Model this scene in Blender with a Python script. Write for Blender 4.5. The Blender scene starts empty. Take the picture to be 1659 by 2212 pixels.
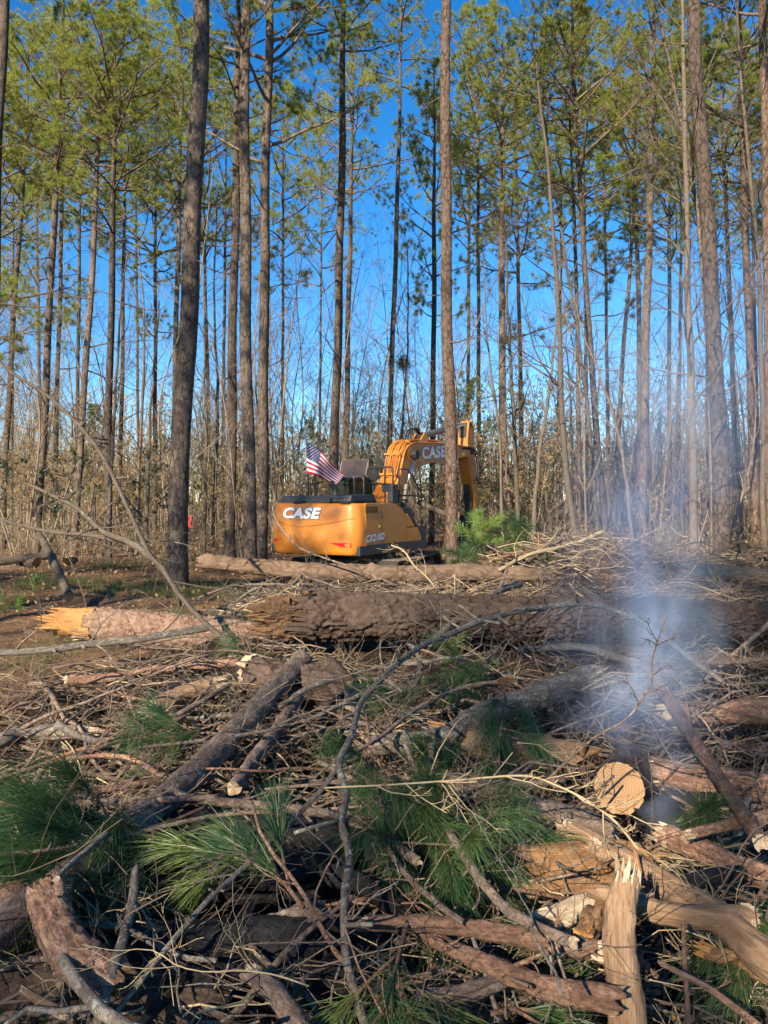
import bpy, math, random
import numpy as np
from mathutils import Matrix, Vector

# ------------------------------------------------------------------ camera, sky, sun, exposure
SC = bpy.context.scene
COL = SC.collection
CAM_Z = 2.1
F_PX, W_PX, H_PX, HOR = 1664.0, 1659.0, 2212.0, 1078.0      # picture measured at 1659 x 2212
PITCH = math.atan((H_PX / 2 - HOR) / F_PX)
cam_d = bpy.data.cameras.new('camera')
cam_d.sensor_fit = 'VERTICAL'
cam_d.sensor_height = 24.0
cam_d.lens = 24.0 * F_PX / H_PX
cam_d.clip_start = 0.05
cam_d.clip_end = 2000
cam = bpy.data.objects.new('camera', cam_d)
COL.objects.link(cam)
cam.location = (0, 0, CAM_Z)
cam.rotation_euler = (math.pi / 2 - PITCH, 0, 0)
SC.camera = cam

SUN_AZ = math.atan2(-0.48, -0.877)        # direction towards the sun, x = sin, y = cos
SUN_EL = math.radians(29)
world = bpy.data.worlds.new('World')
SC.world = world
world.use_nodes = True
wn = world.node_tree
wn.nodes.clear()
sky = wn.nodes.new('ShaderNodeTexSky')
sky.sky_type = 'NISHITA'
sky.sun_disc = False
sky.sun_elevation = SUN_EL
sky.sun_rotation = SUN_AZ
sky.altitude = 300
sky.air_density = 1.0
sky.dust_density = 0.0
sky.ozone_density = 5.0
bg = wn.nodes.new('ShaderNodeBackground')
bg.inputs['Strength'].default_value = 0.084
wo = wn.nodes.new('ShaderNodeOutputWorld')
hsv = wn.nodes.new('ShaderNodeHueSaturation')           # sky colour graded more saturated
hsv.inputs['Saturation'].default_value = 1.27
wn.links.new(sky.outputs[0], hsv.inputs['Color'])
wn.links.new(hsv.outputs[0], bg.inputs[0])
wn.links.new(bg.outputs[0], wo.inputs[0])

sun_d = bpy.data.lights.new('sun', 'SUN')
sun_d.energy = 5.0
sun_d.angle = math.radians(0.53)
sun_d.color = (1.0, 0.86, 0.67)
sun = bpy.data.objects.new('sun', sun_d)
COL.objects.link(sun)
SUN_DIR = Vector((math.sin(SUN_AZ) * math.cos(SUN_EL), math.cos(SUN_AZ) * math.cos(SUN_EL), math.sin(SUN_EL)))
sun.rotation_euler = SUN_DIR.to_track_quat('Z', 'Y').to_euler()
sun.location = (-20, -25, 30)

SC.view_settings.view_transform = 'Standard'
SC.view_settings.look = 'None'
SC.view_settings.exposure = 1.38
SC.view_settings.gamma = 1.0
SC.view_settings.use_curve_mapping = False
SC.render.engine = 'CYCLES'
SC.cycles.use_denoising = True
SC.cycles.max_bounces = 5
SC.cycles.diffuse_bounces = 2
SC.cycles.glossy_bounces = 2
SC.cycles.transmission_bounces = 3
SC.cycles.transparent_max_bounces = 12
SC.cycles.volume_bounces = 1
SC.cycles.volume_step_rate = 1.0
SC.cycles.use_adaptive_sampling = True
SC.cycles.adaptive_threshold = 0.02

# ------------------------------------------------------------------ helpers
def nrm(a):
    return a / np.maximum(np.linalg.norm(a, axis=-1, keepdims=True), 1e-9)

_cp, _sp = math.cos(PITCH), math.sin(PITCH)
def W(px, py, d):
    """world point on the sight line of a measured picture point, d metres ahead (along y)"""
    u = (px - W_PX / 2) / F_PX
    v = (H_PX / 2 - py) / F_PX
    y = _cp + v * _sp
    z = -_sp + v * _cp
    k = d / y
    return np.array([u * k, d, CAM_Z + z * k])

def RNG(s):
    return np.random.default_rng(s)

class MB:
    """collects vertices and faces for one mesh"""
    def __init__(s):
        s.V = []; s.F = []; s.M = []; s.A = []; s.n = 0
    def add(s, V, F, mi=0, a=0.0):
        V = np.asarray(V, float).reshape(-1, 3)
        if not isinstance(F, list):
            F = [F]
        for f in F:
            f = np.asarray(f, int)
            if len(f):
                s.F.append(f + s.n); s.M.append(np.full(len(f), mi))
        s.V.append(V)
        s.A.append(np.broadcast_to(np.asarray(a, float), (len(V),)))
        s.n += len(V)
        return s
    def build(s, name, mats, parent=None, smooth=True, origin=None, attr=False):
        V = np.concatenate(s.V)
        if origin is not None:
            V = V - np.asarray(origin)
        me = mesh_np(name, V, s.F, np.concatenate(s.M), mats, smooth)
        if attr:
            at = me.attributes.new('tone', 'FLOAT', 'POINT')
            at.data.foreach_set('value', np.concatenate(s.A).astype(np.float32))
        return link(name, me, parent, origin)

def mesh_np(name, V, Fs, MI, mats, smooth=True):
    me = bpy.data.meshes.new(name)
    me.vertices.add(len(V))
    me.vertices.foreach_set('co', np.ascontiguousarray(V, dtype=np.float32).ravel())
    tot = np.concatenate([np.full(len(f), f.shape[1]) for f in Fs])
    lv = np.concatenate([f.ravel() for f in Fs])
    me.loops.add(len(lv))
    me.loops.foreach_set('vertex_index', lv.astype(np.int32))
    me.polygons.add(len(tot))
    st = np.concatenate([[0], np.cumsum(tot)[:-1]])
    me.polygons.foreach_set('loop_start', st.astype(np.int32))
    me.polygons.foreach_set('loop_total', tot.astype(np.int32))
    me.polygons.foreach_set('material_index', MI.astype(np.int32))
    sm = smooth if isinstance(smooth, np.ndarray) else np.full(len(tot), bool(smooth))
    me.polygons.foreach_set('use_smooth', sm)
    for m in (mats if isinstance(mats, (list, tuple)) else [mats]):
        me.materials.append(M[m] if isinstance(m, str) else m)
    me.update(calc_edges=True)
    return me

def link(name, me, parent=None, origin=None):
    o = bpy.data.objects.new(name, me)
    COL.objects.link(o)
    if origin is not None:
        o.location = [float(v) for v in origin]
    if parent is not None:
        o.parent = parent
    return o

def tag(o, label=None, cat=None, group=None, kind=None):
    if label: o['label'] = label
    if cat: o['category'] = cat
    if group: o['group'] = group
    if kind: o['kind'] = kind
    return o

def thing(name, label, cat, loc=(0, 0, 0), rz=0.0, group=None):
    o = bpy.data.objects.new(name, None)
    COL.objects.link(o)
    o.empty_display_size = 0.2
    o.location = [float(v) for v in loc]
    o.rotation_euler = (0, 0, rz)
    return tag(o, label, cat, group)

def frames(P):
    T = nrm(np.gradient(P, axis=1))
    mt = np.abs(T.mean(axis=1))
    ref = np.eye(3)[np.argmin(mt, axis=1)][:, None, :]
    N = nrm(np.cross(T, ref))
    B = np.cross(T, N)
    return T, N, B

def tubes(P, R, S=6, cap=True):
    """many tapered tubes at once: P (N,K,3), R (N,K)"""
    P = np.asarray(P, float); R = np.asarray(R, float)
    if P.ndim == 2:
        P = P[None]; R = R[None]
    N, K, _ = P.shape
    T, n, b = frames(P)
    th = np.arange(S) / S * 2 * np.pi
    ring = np.cos(th)[None, None, :, None] * n[:, :, None] + np.sin(th)[None, None, :, None] * b[:, :, None]
    V = P[:, :, None] + R[:, :, None, None] * ring
    base = (np.arange(N) * K * S)[:, None, None] + (np.arange(K - 1) * S)[None, :, None]
    j = np.arange(S); j2 = (j + 1) % S
    q = np.stack([base + j, base + j2, base + S + j2, base + S + j], -1).reshape(-1, 4)
    F = [q]
    if cap:
        c0 = (np.arange(N) * K * S)[:, None] + j[::-1]
        c1 = (np.arange(N) * K * S + (K - 1) * S)[:, None] + j
        F += [c0, c1]
    return V.reshape(-1, 3), F

def spline(pts, n):
    """smooth curve through hand measured points"""
    p = np.asarray(pts, float)
    if len(p) == 2:
        t = np.linspace(0, 1, n)[:, None]
        return p[0] * (1 - t) + p[1] * t
    q = np.vstack([2 * p[0] - p[1], p, 2 * p[-1] - p[-2]])
    seg = np.concatenate([[0], np.cumsum(np.linalg.norm(np.diff(p, axis=0), axis=1))])
    s = np.linspace(0, seg[-1], n)
    i = np.clip(np.searchsorted(seg, s, side='right') - 1, 0, len(p) - 2)
    t = ((s - seg[i]) / np.maximum(seg[i + 1] - seg[i], 1e-9))[:, None]
    a, b, c, d = q[i], q[i + 1], q[i + 2], q[i + 3]
    return 0.5 * (2 * b + (c - a) * t + (2 * a - 5 * b + 4 * c - d) * t ** 2 + (3 * b - a - 3 * c + d) * t ** 3)

def wobble(rng, P, amp):
    K = len(P)
    n = rng.normal(0, 1, (K, 3))
    for _ in range(2):
        n[1:-1] = (n[:-2] + n[1:-1] * 2 + n[2:]) / 4
    return P + n * amp

def grow(rng, P, R, n, t0, t1, ang, lenf, K=5, wig=0.18, up=0.0, rad=0.55, taper=0.6, tip=0.25, rmin=0.0015):
    """n children on every parent polyline"""
    N, Kp, _ = P.shape
    t = rng.uniform(t0, t1, (N, n))
    x = t * (Kp - 1); i = np.minimum(x.astype(int), Kp - 2); f = (x - i)[..., None]
    ar = np.arange(N)[:, None]
    st = P[ar, i] * (1 - f) + P[ar, i + 1] * f
    r0 = (R[ar, i] * (1 - f[..., 0]) + R[ar, i + 1] * f[..., 0])
    T = nrm(P[ar, i + 1] - P[ar, i])
    perp = nrm(np.cross(T, rng.normal(0, 1, (N, n, 3))))
    a = np.radians(rng.normal(ang, 12, (N, n)))[..., None]
    d = nrm(np.cos(a) * T + np.sin(a) * perp)
    L = np.linalg.norm(np.diff(P, axis=1), axis=2).sum(1)[:, None] * lenf * (1 - taper * t) * rng.uniform(0.55, 1.25, (N, n))
    st = st.reshape(-1, 3); d = d.reshape(-1, 3); L = L.reshape(-1)
    out = [st]
    step = (L / (K - 1))[:, None]
    for k in range(K - 1):
        out.append(out[-1] + d * step)
        d = nrm(d + rng.normal(0, wig, d.shape) + np.array([0, 0, up]))
    C = np.stack(out, 1)
    rr = np.maximum(r0.reshape(-1) * rad, rmin)
    Rr = rr[:, None] * np.linspace(1, tip, K)[None]
    return C, np.maximum(Rr, rmin * 0.6)

def ends(P):
    return P[:, -1], nrm(P[:, -1] - P[:, -2])

def along(rng, P, m, t0=0.3, t1=1.0):
    N, K, _ = P.shape
    t = rng.uniform(t0, t1, (N, m)); x = t * (K - 1); i = np.minimum(x.astype(int), K - 2); f = (x - i)[..., None]
    ar = np.arange(N)[:, None]
    return (P[ar, i] * (1 - f) + P[ar, i + 1] * f).reshape(-1, 3), nrm(P[ar, i + 1] - P[ar, i]).reshape(-1, 3)

def tufts(rng, pos, dr, m, L, w, spread=60, up=0.2):
    """bundles of needles as slim triangles"""
    N = len(pos)
    rv = rng.normal(0, 1, (N, m, 3))
    perp = nrm(np.cross(dr[:, None], rv))
    a = np.radians(rng.uniform(8, spread, (N, m)))[..., None]
    d = nrm(np.cos(a) * dr[:, None] + np.sin(a) * perp + np.array([0, 0, up]))
    l = (L * rng.uniform(0.65, 1.15, (N, m)))[..., None]
    side = nrm(np.cross(d, rng.normal(0, 1, (N, m, 3)))) * w / 2
    p = pos[:, None]
    V = np.stack([p + d * .01 - side, p + d * .01 + side, p + d * l], 2).reshape(-1, 3)
    k = np.arange(N * m)[:, None] * 3
    return V, np.concatenate([k, k + 1, k + 2], 1)

def leaves(rng, pos, s, flat=0.0):
    N = len(pos)
    a = nrm(rng.normal(0, 1, (N, 3)) * np.array([1, 1, 1 - flat]))
    b = nrm(np.cross(a, rng.normal(0, 1, (N, 3))))
    l = (s * rng.uniform(0.6, 1.3, N))[:, None]
    V = np.stack([pos, pos + a * l * .5 + b * l * .28, pos + a * l, pos + a * l * .5 - b * l * .28], 1).reshape(-1, 3)
    k = np.arange(N)[:, None] * 4
    return V, np.concatenate([k, k + 1, k + 2, k + 3], 1)

def vnoise(seed, x, y, f):
    """smooth value noise on a lattice"""
    g = RNG(seed).random((64, 64))
    x = np.asarray(x) * f; y = np.asarray(y) * f
    i = np.floor(x).astype(int); j = np.floor(y).astype(int)
    u = x - i; v = y - j
    u = u * u * (3 - 2 * u); v = v * v * (3 - 2 * v)
    G = lambda a, b: g[a % 64, b % 64]
    return (G(i, j) * (1 - u) + G(i + 1, j) * u) * (1 - v) + (G(i, j + 1) * (1 - u) + G(i + 1, j + 1) * u) * v

def plates(seed, u, v, nu, cell):
    """bark plates: distance to the edge of jittered cells (u wraps round, v along), plus a tone per cell"""
    r = RNG(seed)
    J = r.random((128, 256, 3))
    gx = u * nu; gy = v / cell
    i = np.floor(gx).astype(int); j = np.floor(gy).astype(int)
    f1 = np.full(np.shape(gx), 9.0); f2 = f1.copy(); tone = np.zeros(np.shape(gx))
    for a in (-1, 0, 1):
        for b in (-1, 0, 1):
            ii = (i + a) % nu; jj = (j + b) % 256
            jt = J[ii % 128, jj]
            dx = (i + a + 0.15 + 0.7 * jt[..., 0]) - gx; dy = (j + b + 0.15 + 0.7 * jt[..., 1]) - gy
            d = np.sqrt(dx * dx + dy * dy)
            c = d < f1
            f2 = np.where(c, f1, np.minimum(f2, d)); tone = np.where(c, jt[..., 2], tone); f1 = np.where(c, d, f1)
    return f2 - f1, tone
def box(c, s, R=None):
    c = np.asarray(c, float); h = np.asarray(s, float) / 2
    V = np.array([[x, y, z] for x in (-1, 1) for y in (-1, 1) for z in (-1, 1)]) * h
    if R is not None: V = V @ np.asarray(R).T
    return V + c, np.array([[0, 1, 3, 2], [4, 6, 7, 5], [0, 4, 5, 1], [2, 3, 7, 6], [0, 2, 6, 4], [1, 5, 7, 3]])
def beam(p, q, w, h, up=(0, 0, 1)):
    p = np.asarray(p, float); q = np.asarray(q, float)
    t = nrm(q - p); s = nrm(np.cross(t, np.asarray(up, float))); u = np.cross(s, t)
    V = np.array([e + a * s * w / 2 + b * u * h / 2 for e in (p, q) for a in (-1, 1) for b in (-1, 1)])
    return V, np.array([[0, 1, 3, 2], [4, 6, 7, 5], [0, 4, 5, 1], [2, 3, 7, 6], [0, 2, 6, 4], [1, 5, 7, 3]])
def bevel(o, w=0.012, seg=2, ang=35):
    m = o.modifiers.new('bevel', 'BEVEL'); m.width = w; m.segments = seg
    m.limit_method = 'ANGLE'; m.angle_limit = math.radians(ang)
    return o
def prism(poly, x0, x1):
    """side profile (t,z) extruded across x"""
    p = np.asarray(poly, float); n = len(p)
    V = np.vstack([np.c_[np.full(n, x0), p], np.c_[np.full(n, x1), p]])
    j = np.arange(n); j2 = (j + 1) % n
    return V, [np.stack([j, j2, j2 + n, j + n], 1), np.arange(n)[None, ::-1], np.arange(n, 2 * n)[None]]
# ------------------------------------------------------------------ procedural materials
M = {}
class NT:
    def __init__(s, name, rough=0.85, spec=0.3):
        s.m = bpy.data.materials.new(name); s.m.use_nodes = True
        s.t = s.m.node_tree
        s.b = s.t.nodes['Principled BSDF']
        s.b.inputs['Roughness'].default_value = rough
        s.b.inputs['Specular IOR Level'].default_value = spec
        M[name] = s.m
    def n(s, ty, **kw):
        n = s.t.nodes.new(ty)
        for k, v in kw.items(): setattr(n, k, v)
        return n
    def l(s, a, b): s.t.links.new(a, b)
    def coord(s, sx=1, sy=1, sz=1, out='Object'):
        c = s.n('ShaderNodeTexCoord'); m = s.n('ShaderNodeMapping'); m.inputs['Scale'].default_value = (sx, sy, sz)
        s.l(c.outputs[out], m.inputs[0]); return m.outputs[0]
    def noise(s, vec, scale, detail=4, rough=0.6):
        n = s.n('ShaderNodeTexNoise'); n.inputs['Scale'].default_value = scale
        n.inputs['Detail'].default_value = detail; n.inputs['Roughness'].default_value = rough
        if vec is not None: s.l(vec, n.inputs['Vector'])
        return n.outputs['Fac']
    def vor(s, vec, scale, feat='DISTANCE_TO_EDGE', out='Distance'):
        n = s.n('ShaderNodeTexVoronoi', feature=feat); n.inputs['Scale'].default_value = scale
        if vec is not None: s.l(vec, n.inputs['Vector'])
        return n.outputs[out]
    def ramp(s, fac, stops):
        r = s.n('ShaderNodeValToRGB'); e = r.color_ramp.elements
        while len(e) < len(stops): e.new(0.5)
        for x, (p, c) in zip(e, stops): x.position = p; x.color = (*c, 1)
        s.l(fac, r.inputs[0]); return r.outputs[0]
    def mix(s, fac, a, b, blend='MIX'):
        m = s.n('ShaderNodeMix', data_type='RGBA', blend_type=blend)
        if hasattr(fac, 'is_linked'): s.l(fac, m.inputs[0])
        else: m.inputs[0].default_value = fac
        for k, v in ((6, a), (7, b)):
            if hasattr(v, 'is_linked'): s.l(v, m.inputs[k])
            else: m.inputs[k].default_value = (*v, 1)
        return m.outputs[2]
    def math(s, op, a, b=0.0, c=0.0):
        m = s.n('ShaderNodeMath', operation=op)
        for k, v in enumerate((a, b, c)):
            if hasattr(v, 'is_linked'): s.l(v, m.inputs[k])
            else: m.inputs[k].default_value = v
        return m.outputs[0]
    def rand(s): return s.n('ShaderNodeObjectInfo').outputs['Random']
    def attr(s, name='tone'):
        a = s.n('ShaderNodeAttribute'); a.attribute_name = name; return a.outputs['Fac']
    def col(s, c):
        if hasattr(c, 'is_linked'): s.l(c, s.b.inputs['Base Color'])
        else: s.b.inputs['Base Color'].default_value = (*c, 1)
        return s
    def bump(s, h, strength=0.5, dist=0.02):
        b = s.n('ShaderNodeBump'); b.inputs['Strength'].default_value = strength; b.inputs['Distance'].default_value = dist
        s.l(h, b.inputs['Height']); s.l(b.outputs[0], s.b.inputs['Normal']); return s
    def leafy(s, colour, trans=0.35):
        d = s.n('ShaderNodeBsdfTranslucent'); s.l(colour, d.inputs[0])
        mx = s.n('ShaderNodeMixShader'); mx.inputs[0].default_value = trans
        out = s.t.nodes['Material Output']
        s.l(s.b.outputs[0], mx.inputs[1]); s.l(d.outputs[0], mx.inputs[2]); s.l(mx.outputs[0], out.inputs[0]); return s

def bark(name, plate_a, plate_b, furrow, sx=9.0, sz=3.2, bump=0.9, lichen=0.0):
    """standing bark: ragged plates split by broken furrows, flaky surface"""
    k = NT(name, 0.9, 0.15)
    v = k.coord(sx, sx, sz)
    nz = k.n('ShaderNodeTexNoise'); nz.inputs['Scale'].default_value = 1.1; nz.inputs['Detail'].default_value = 6; nz.inputs['Roughness'].default_value = 0.75; k.l(v, nz.inputs['Vector'])
    mv = k.n('ShaderNodeVectorMath', operation='MULTIPLY_ADD'); mv.inputs[1].default_value = (1.9, 1.9, 1.9)
    k.l(nz.outputs['Color'], mv.inputs[0]); k.l(v, mv.inputs[2])
    e = k.vor(mv.outputs[0], 1.0)
    cell = k.vor(mv.outputs[0], 1.0, 'F1', 'Color')
    gate = k.noise(k.coord(sx * .6, sx * .6, sz * .5), 1.0, 4, .7)
    fine = k.noise(k.coord(sx * 1.6, sx * 1.6, sz * 2.6), 2.0, 7, 0.75)
    big = k.noise(k.coord(0.9, 0.9, 0.45), 1.0, 3)
    c = k.mix(k.math('MULTIPLY', cell, 0.8), plate_a, plate_b)
    c = k.mix(k.ramp(fine, [(0.38, (0.75,) * 3), (0.6, (0, 0, 0))]), c, tuple(x * 0.55 for x in plate_a))
    c = k.mix(k.ramp(big, [(0.42, (0, 0, 0)), (0.62, (0.8,) * 3)]), c, tuple(0.5 * (x + y) for x, y in zip(plate_a, furrow)))
    fm = k.math('MULTIPLY', k.ramp(e, [(0.015, (1, 1, 1)), (0.13, (0, 0, 0))]), k.ramp(gate, [(0.36, (0, 0, 0)), (0.56, (1, 1, 1))]))
    c = k.mix(fm, c, furrow)
    hs = k.n('ShaderNodeHueSaturation'); k.l(c, hs.inputs['Color'])
    k.l(k.math('MULTIPLY_ADD', k.rand(), 0.6, 0.72), hs.inputs['Value'])
    c = hs.outputs[0]
    if lichen:
        ln = k.noise(k.coord(5, 5, 3), 2.0, 5, 0.75)
        c = k.mix(k.ramp(ln, [(0.60, (0, 0, 0)), (0.66, (lichen,) * 3)]), c, (0.24, 0.25, 0.21))
    k.col(c)
    h = k.math('ADD', k.math('MULTIPLY', fm, -0.8), k.math('MULTIPLY', fine, 1.2))
    k.bump(h, bump, 0.02)
    return k
def twigbark(name, a, b, c3, lichen=0.0, sc=1.0, bump=.8):
    """bark of limbs and branches: mottled, scuffed, no regular pattern"""
    k = NT(name, 0.88, 0.18)
    n1 = k.noise(k.coord(9 * sc, 9 * sc, 3.5 * sc), 1.6, 7, .72)
    n2 = k.noise(k.coord(55 * sc, 55 * sc, 26 * sc), 1.6, 6, .75)
    c = k.ramp(n1, [(.38, c3), (.48, a), (.58, b)])
    c = k.mix(k.ramp(n2, [(.40, (.9,) * 3), (.56, (0, 0, 0))]), c, tuple(x * .38 for x in a))
    n3 = k.noise(k.coord(16 * sc, 16 * sc, 7 * sc), 1.3, 5, .8)
    c = k.mix(k.ramp(n3, [(.56, (0, 0, 0)), (.63, (.6,) * 3)]), c, tuple(min(1, x * 1.55) for x in b))
    hs = k.n('ShaderNodeHueSaturation'); k.l(c, hs.inputs['Color'])
    k.l(k.math('MULTIPLY_ADD', k.rand(), 0.6, 0.72), hs.inputs['Value']); c = hs.outputs[0]
    if lichen:
        ln = k.noise(k.coord(14, 14, 9), 2.0, 5, 0.8)
        c = k.mix(k.ramp(ln, [(0.58, (0, 0, 0)), (0.64, (lichen,) * 3)]), c, (0.33, 0.36, 0.31))
    k.col(c); k.bump(k.math('ADD', k.math('MULTIPLY', n2, 1.0), n3), bump, 0.012)
bark('pine_bark', (0.135, 0.106, 0.084), (0.19, 0.142, 0.108), (0.045, 0.033, 0.026), 10, 4.2)
bark('red_pine_bark', (0.155, 0.108, 0.08), (0.21, 0.142, 0.102), (0.055, 0.036, 0.027), 10, 4.2)
bark('hardwood_bark', (0.125, 0.10, 0.074), (0.165, 0.132, 0.098), (0.075, 0.06, 0.046), 16, 5, 0.4, 0.6)
twigbark('limb_bark', (0.15, 0.112, 0.085), (0.20, 0.15, 0.11), (0.085, 0.06, 0.045))
twigbark('branch_bark', (0.17, 0.122, 0.092), (0.235, 0.175, 0.13), (0.085, 0.058, 0.044), 0.5)
twigbark('reddish_branch_bark', (0.23, 0.13, 0.085), (0.30, 0.185, 0.125), (0.10, 0.056, 0.04))
twigbark('grey_branch_bark', (0.185, 0.155, 0.125), (0.24, 0.205, 0.165), (0.11, 0.09, 0.07), 0.75)

def plated(name, a, b, furrow, scale=1.0, rot=0.0):
    """bark of a felled log whose plates are modelled: tone comes with each plate"""
    k = NT(name, 0.9, 0.15)
    t = k.attr('tone')
    fine = k.noise(k.coord(1, 1, 1), 38.0, 6, 0.7)
    flake = k.vor(k.coord(1, 1, 1), 26.0)
    big = k.noise(k.coord(1, 1, 1), 2.2, 4)
    c = k.mix(t, furrow, k.mix(k.noise(k.coord(), 7.0, 3), a, b))
    c = k.mix(k.math('MULTIPLY', fine, 0.55), c, tuple(x * 0.45 for x in a))
    c = k.mix(k.ramp(big, [(0.45, (0, 0, 0)), (0.65, (0.35,) * 3)]), c, tuple(.8 * x for x in a))
    k.col(c)
    k.bump(k.math('ADD', k.math('MULTIPLY', fine, 1.0), k.math('MULTIPLY', flake, 0.9)), 0.8, 0.012)
plated('dark_log_bark', (0.135, 0.094, 0.07), (0.066, 0.046, 0.036), (0.022, 0.013, 0.010))
plated('old_log_bark', (0.24, 0.165, 0.108), (0.155, 0.102, 0.068), (0.075, 0.045, 0.03))
plated('pink_log_bark', (0.35, 0.235, 0.165), (0.22, 0.14, 0.10), (0.10, 0.05, 0.034))

def wood(name, a, b, c3, sc=(30, 30, 3), rough=0.75, bump=0.6, axis='Object'):
    k = NT(name, rough, 0.25)
    n1 = k.noise(k.coord(*sc), 1.0, 6, 0.65)
    n2 = k.noise(k.coord(2.2, 2.2, 2.2), 1.3, 4)
    c = k.ramp(n1, [(0.28, c3), (0.45, a), (0.7, b)])
    c = k.mix(k.ramp(n2, [(0.42, (0, 0, 0)), (0.68, (0.75,) * 3)]), c, c3)
    n3 = k.noise(k.coord(sc[0] * 4.5, sc[1] * 4.5, sc[2] * 2.2), 1.0, 5, .7)
    c = k.mix(k.ramp(n3, [(0.38, (.85,) * 3), (0.56, (0, 0, 0))]), c, tuple(.55 * x for x in a))
    k.col(c); k.bump(k.math('ADD', n1, k.math('MULTIPLY', n3, .8)), bump, 0.012)
wood('fresh_wood', (0.42, 0.225, 0.072), (0.50, 0.30, 0.115), (0.28, 0.115, 0.035), (60, 60, 9))
wood('peeled_wood', (0.25, 0.155, 0.088), (0.33, 0.22, 0.13), (0.12, 0.07, 0.042), (16, 16, 2.6), .8, 1.0)
wood('dark_rotten_wood', (0.155, 0.082, 0.038), (0.25, 0.135, 0.06), (0.055, 0.032, 0.02), (40, 40, 4), 0.9, 1.0)
wood('rotten_wood', (0.28, 0.15, 0.066), (0.38, 0.23, 0.11), (0.12, 0.07, 0.042), (34, 34, 5), 0.9, 1.0)
wood('brown_log_wood', (0.185, 0.118, 0.072), (0.245, 0.165, 0.105), (0.15, 0.10, 0.068), (26, 26, 3), 0.85, 1.0)
wood('pale_split_wood', (0.52, 0.41, 0.27), (0.60, 0.49, 0.34), (0.30, 0.20, 0.12), (60, 60, 4))
wood('charred_wood', (0.012, 0.012, 0.013), (0.030, 0.029, 0.030), (0.006, 0.006, 0.006), (30, 30, 30), 0.7, 1.0)

k = NT('growth_rings', 0.8, 0.2)          # sawn face, rings round the local axis
tc = k.n('ShaderNodeTexCoord'); sx = k.n('ShaderNodeSeparateXYZ'); k.l(tc.outputs['Object'], sx.inputs[0])
nn = k.noise(k.coord(1, 1, 1), 9.0, 3)
rr = k.math('SQRT', k.math('ADD', k.math('POWER', sx.outputs[0], 2.0), k.math('POWER', sx.outputs[1], 2.0)))
rr = k.math('ADD', rr, k.math('MULTIPLY', nn, 0.007))
ring = k.math('SINE', k.math('MULTIPLY', rr, 2 * math.pi / 0.0125))
c = k.ramp(k.math('MULTIPLY_ADD', ring, 0.5, 0.5), [(0.15, (0.38, 0.235, 0.12)), (0.95, (0.265, 0.15, 0.072))])
c = k.mix(k.ramp(k.noise(k.coord(), 14.0, 4), [(0.4, (0, 0, 0)), (0.75, (0.6,) * 3)]), c, (0.42, 0.25, 0.12))
c = k.mix(k.ramp(rr, [(0.115, (0, 0, 0)), (0.16, (0.7,) * 3)]), c, (0.46, 0.26, 0.10))
c = k.mix(k.ramp(rr, [(0.006, (1, 1, 1)), (0.010, (0, 0, 0))]), c, (0.16, 0.08, 0.04))
k.col(c); k.bump(k.noise(k.coord(3, 40, 3), 3.0, 3), 0.12, 0.002)

def needle(name, a, b, c3, trans=0.3, rough=0.45, brown=0.0):
    k = NT(name, rough, 0.35)
    n = k.noise(k.coord(1, 1, 1), 1.6, 3)
    n2 = k.noise(k.coord(1, 1, 1), 40.0, 2)
    c = k.ramp(n, [(0.32, a), (0.5, b), (0.68, c3)])
    hs = k.n('ShaderNodeHueSaturation'); k.l(c, hs.inputs['Color'])
    k.l(k.math('MULTIPLY_ADD', n2, 1.0, 0.5), hs.inputs['Value'])
    br = k.noise(k.coord(1, 1, 1), 23.0, 2)
    cb = k.mix(k.ramp(br, [(0.60, (0, 0, 0)), (0.68, (brown,) * 3)]), hs.outputs[0], (0.21, 0.13, 0.05))
    c2 = k.mix(k.rand(), cb, k.mix(0.5, cb, b))
    k.col(c2); k.leafy(c2, trans)
needle('crown_needles', (0.215, 0.26, 0.05), (0.30, 0.335, 0.06), (0.39, 0.38, 0.085), 0.55)
needle('bough_needles', (0.028, 0.072, 0.030), (0.052, 0.108, 0.036), (0.135, 0.175, 0.045), 0.22, 0.38, 0.75)  # yellow end of the ramp paints in sun highlights
needle('young_needles', (0.12, 0.20, 0.04), (0.18, 0.27, 0.06), (0.22, 0.28, 0.07), 0.35, 0.4)
needle('dry_needles', (0.20, 0.11, 0.05), (0.27, 0.155, 0.072), (0.15, 0.08, 0.038), 0.2, 0.7)
needle('grass_blades', (0.055, 0.085, 0.025), (0.09, 0.12, 0.035), (0.17, 0.16, 0.06), 0.3, 0.6)
needle('tan_leaves', (0.32, 0.215, 0.10), (0.42, 0.30, 0.14), (0.25, 0.145, 0.065), 0.35, 0.7)
needle('olive_leaves', (0.11, 0.105, 0.035), (0.17, 0.15, 0.05), (0.25, 0.19, 0.075), 0.35, 0.6)
needle('evergreen_leaves', (0.022, 0.04, 0.018), (0.035, 0.055, 0.02), (0.05, 0.07, 0.025), 0.2, 0.35)

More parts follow.
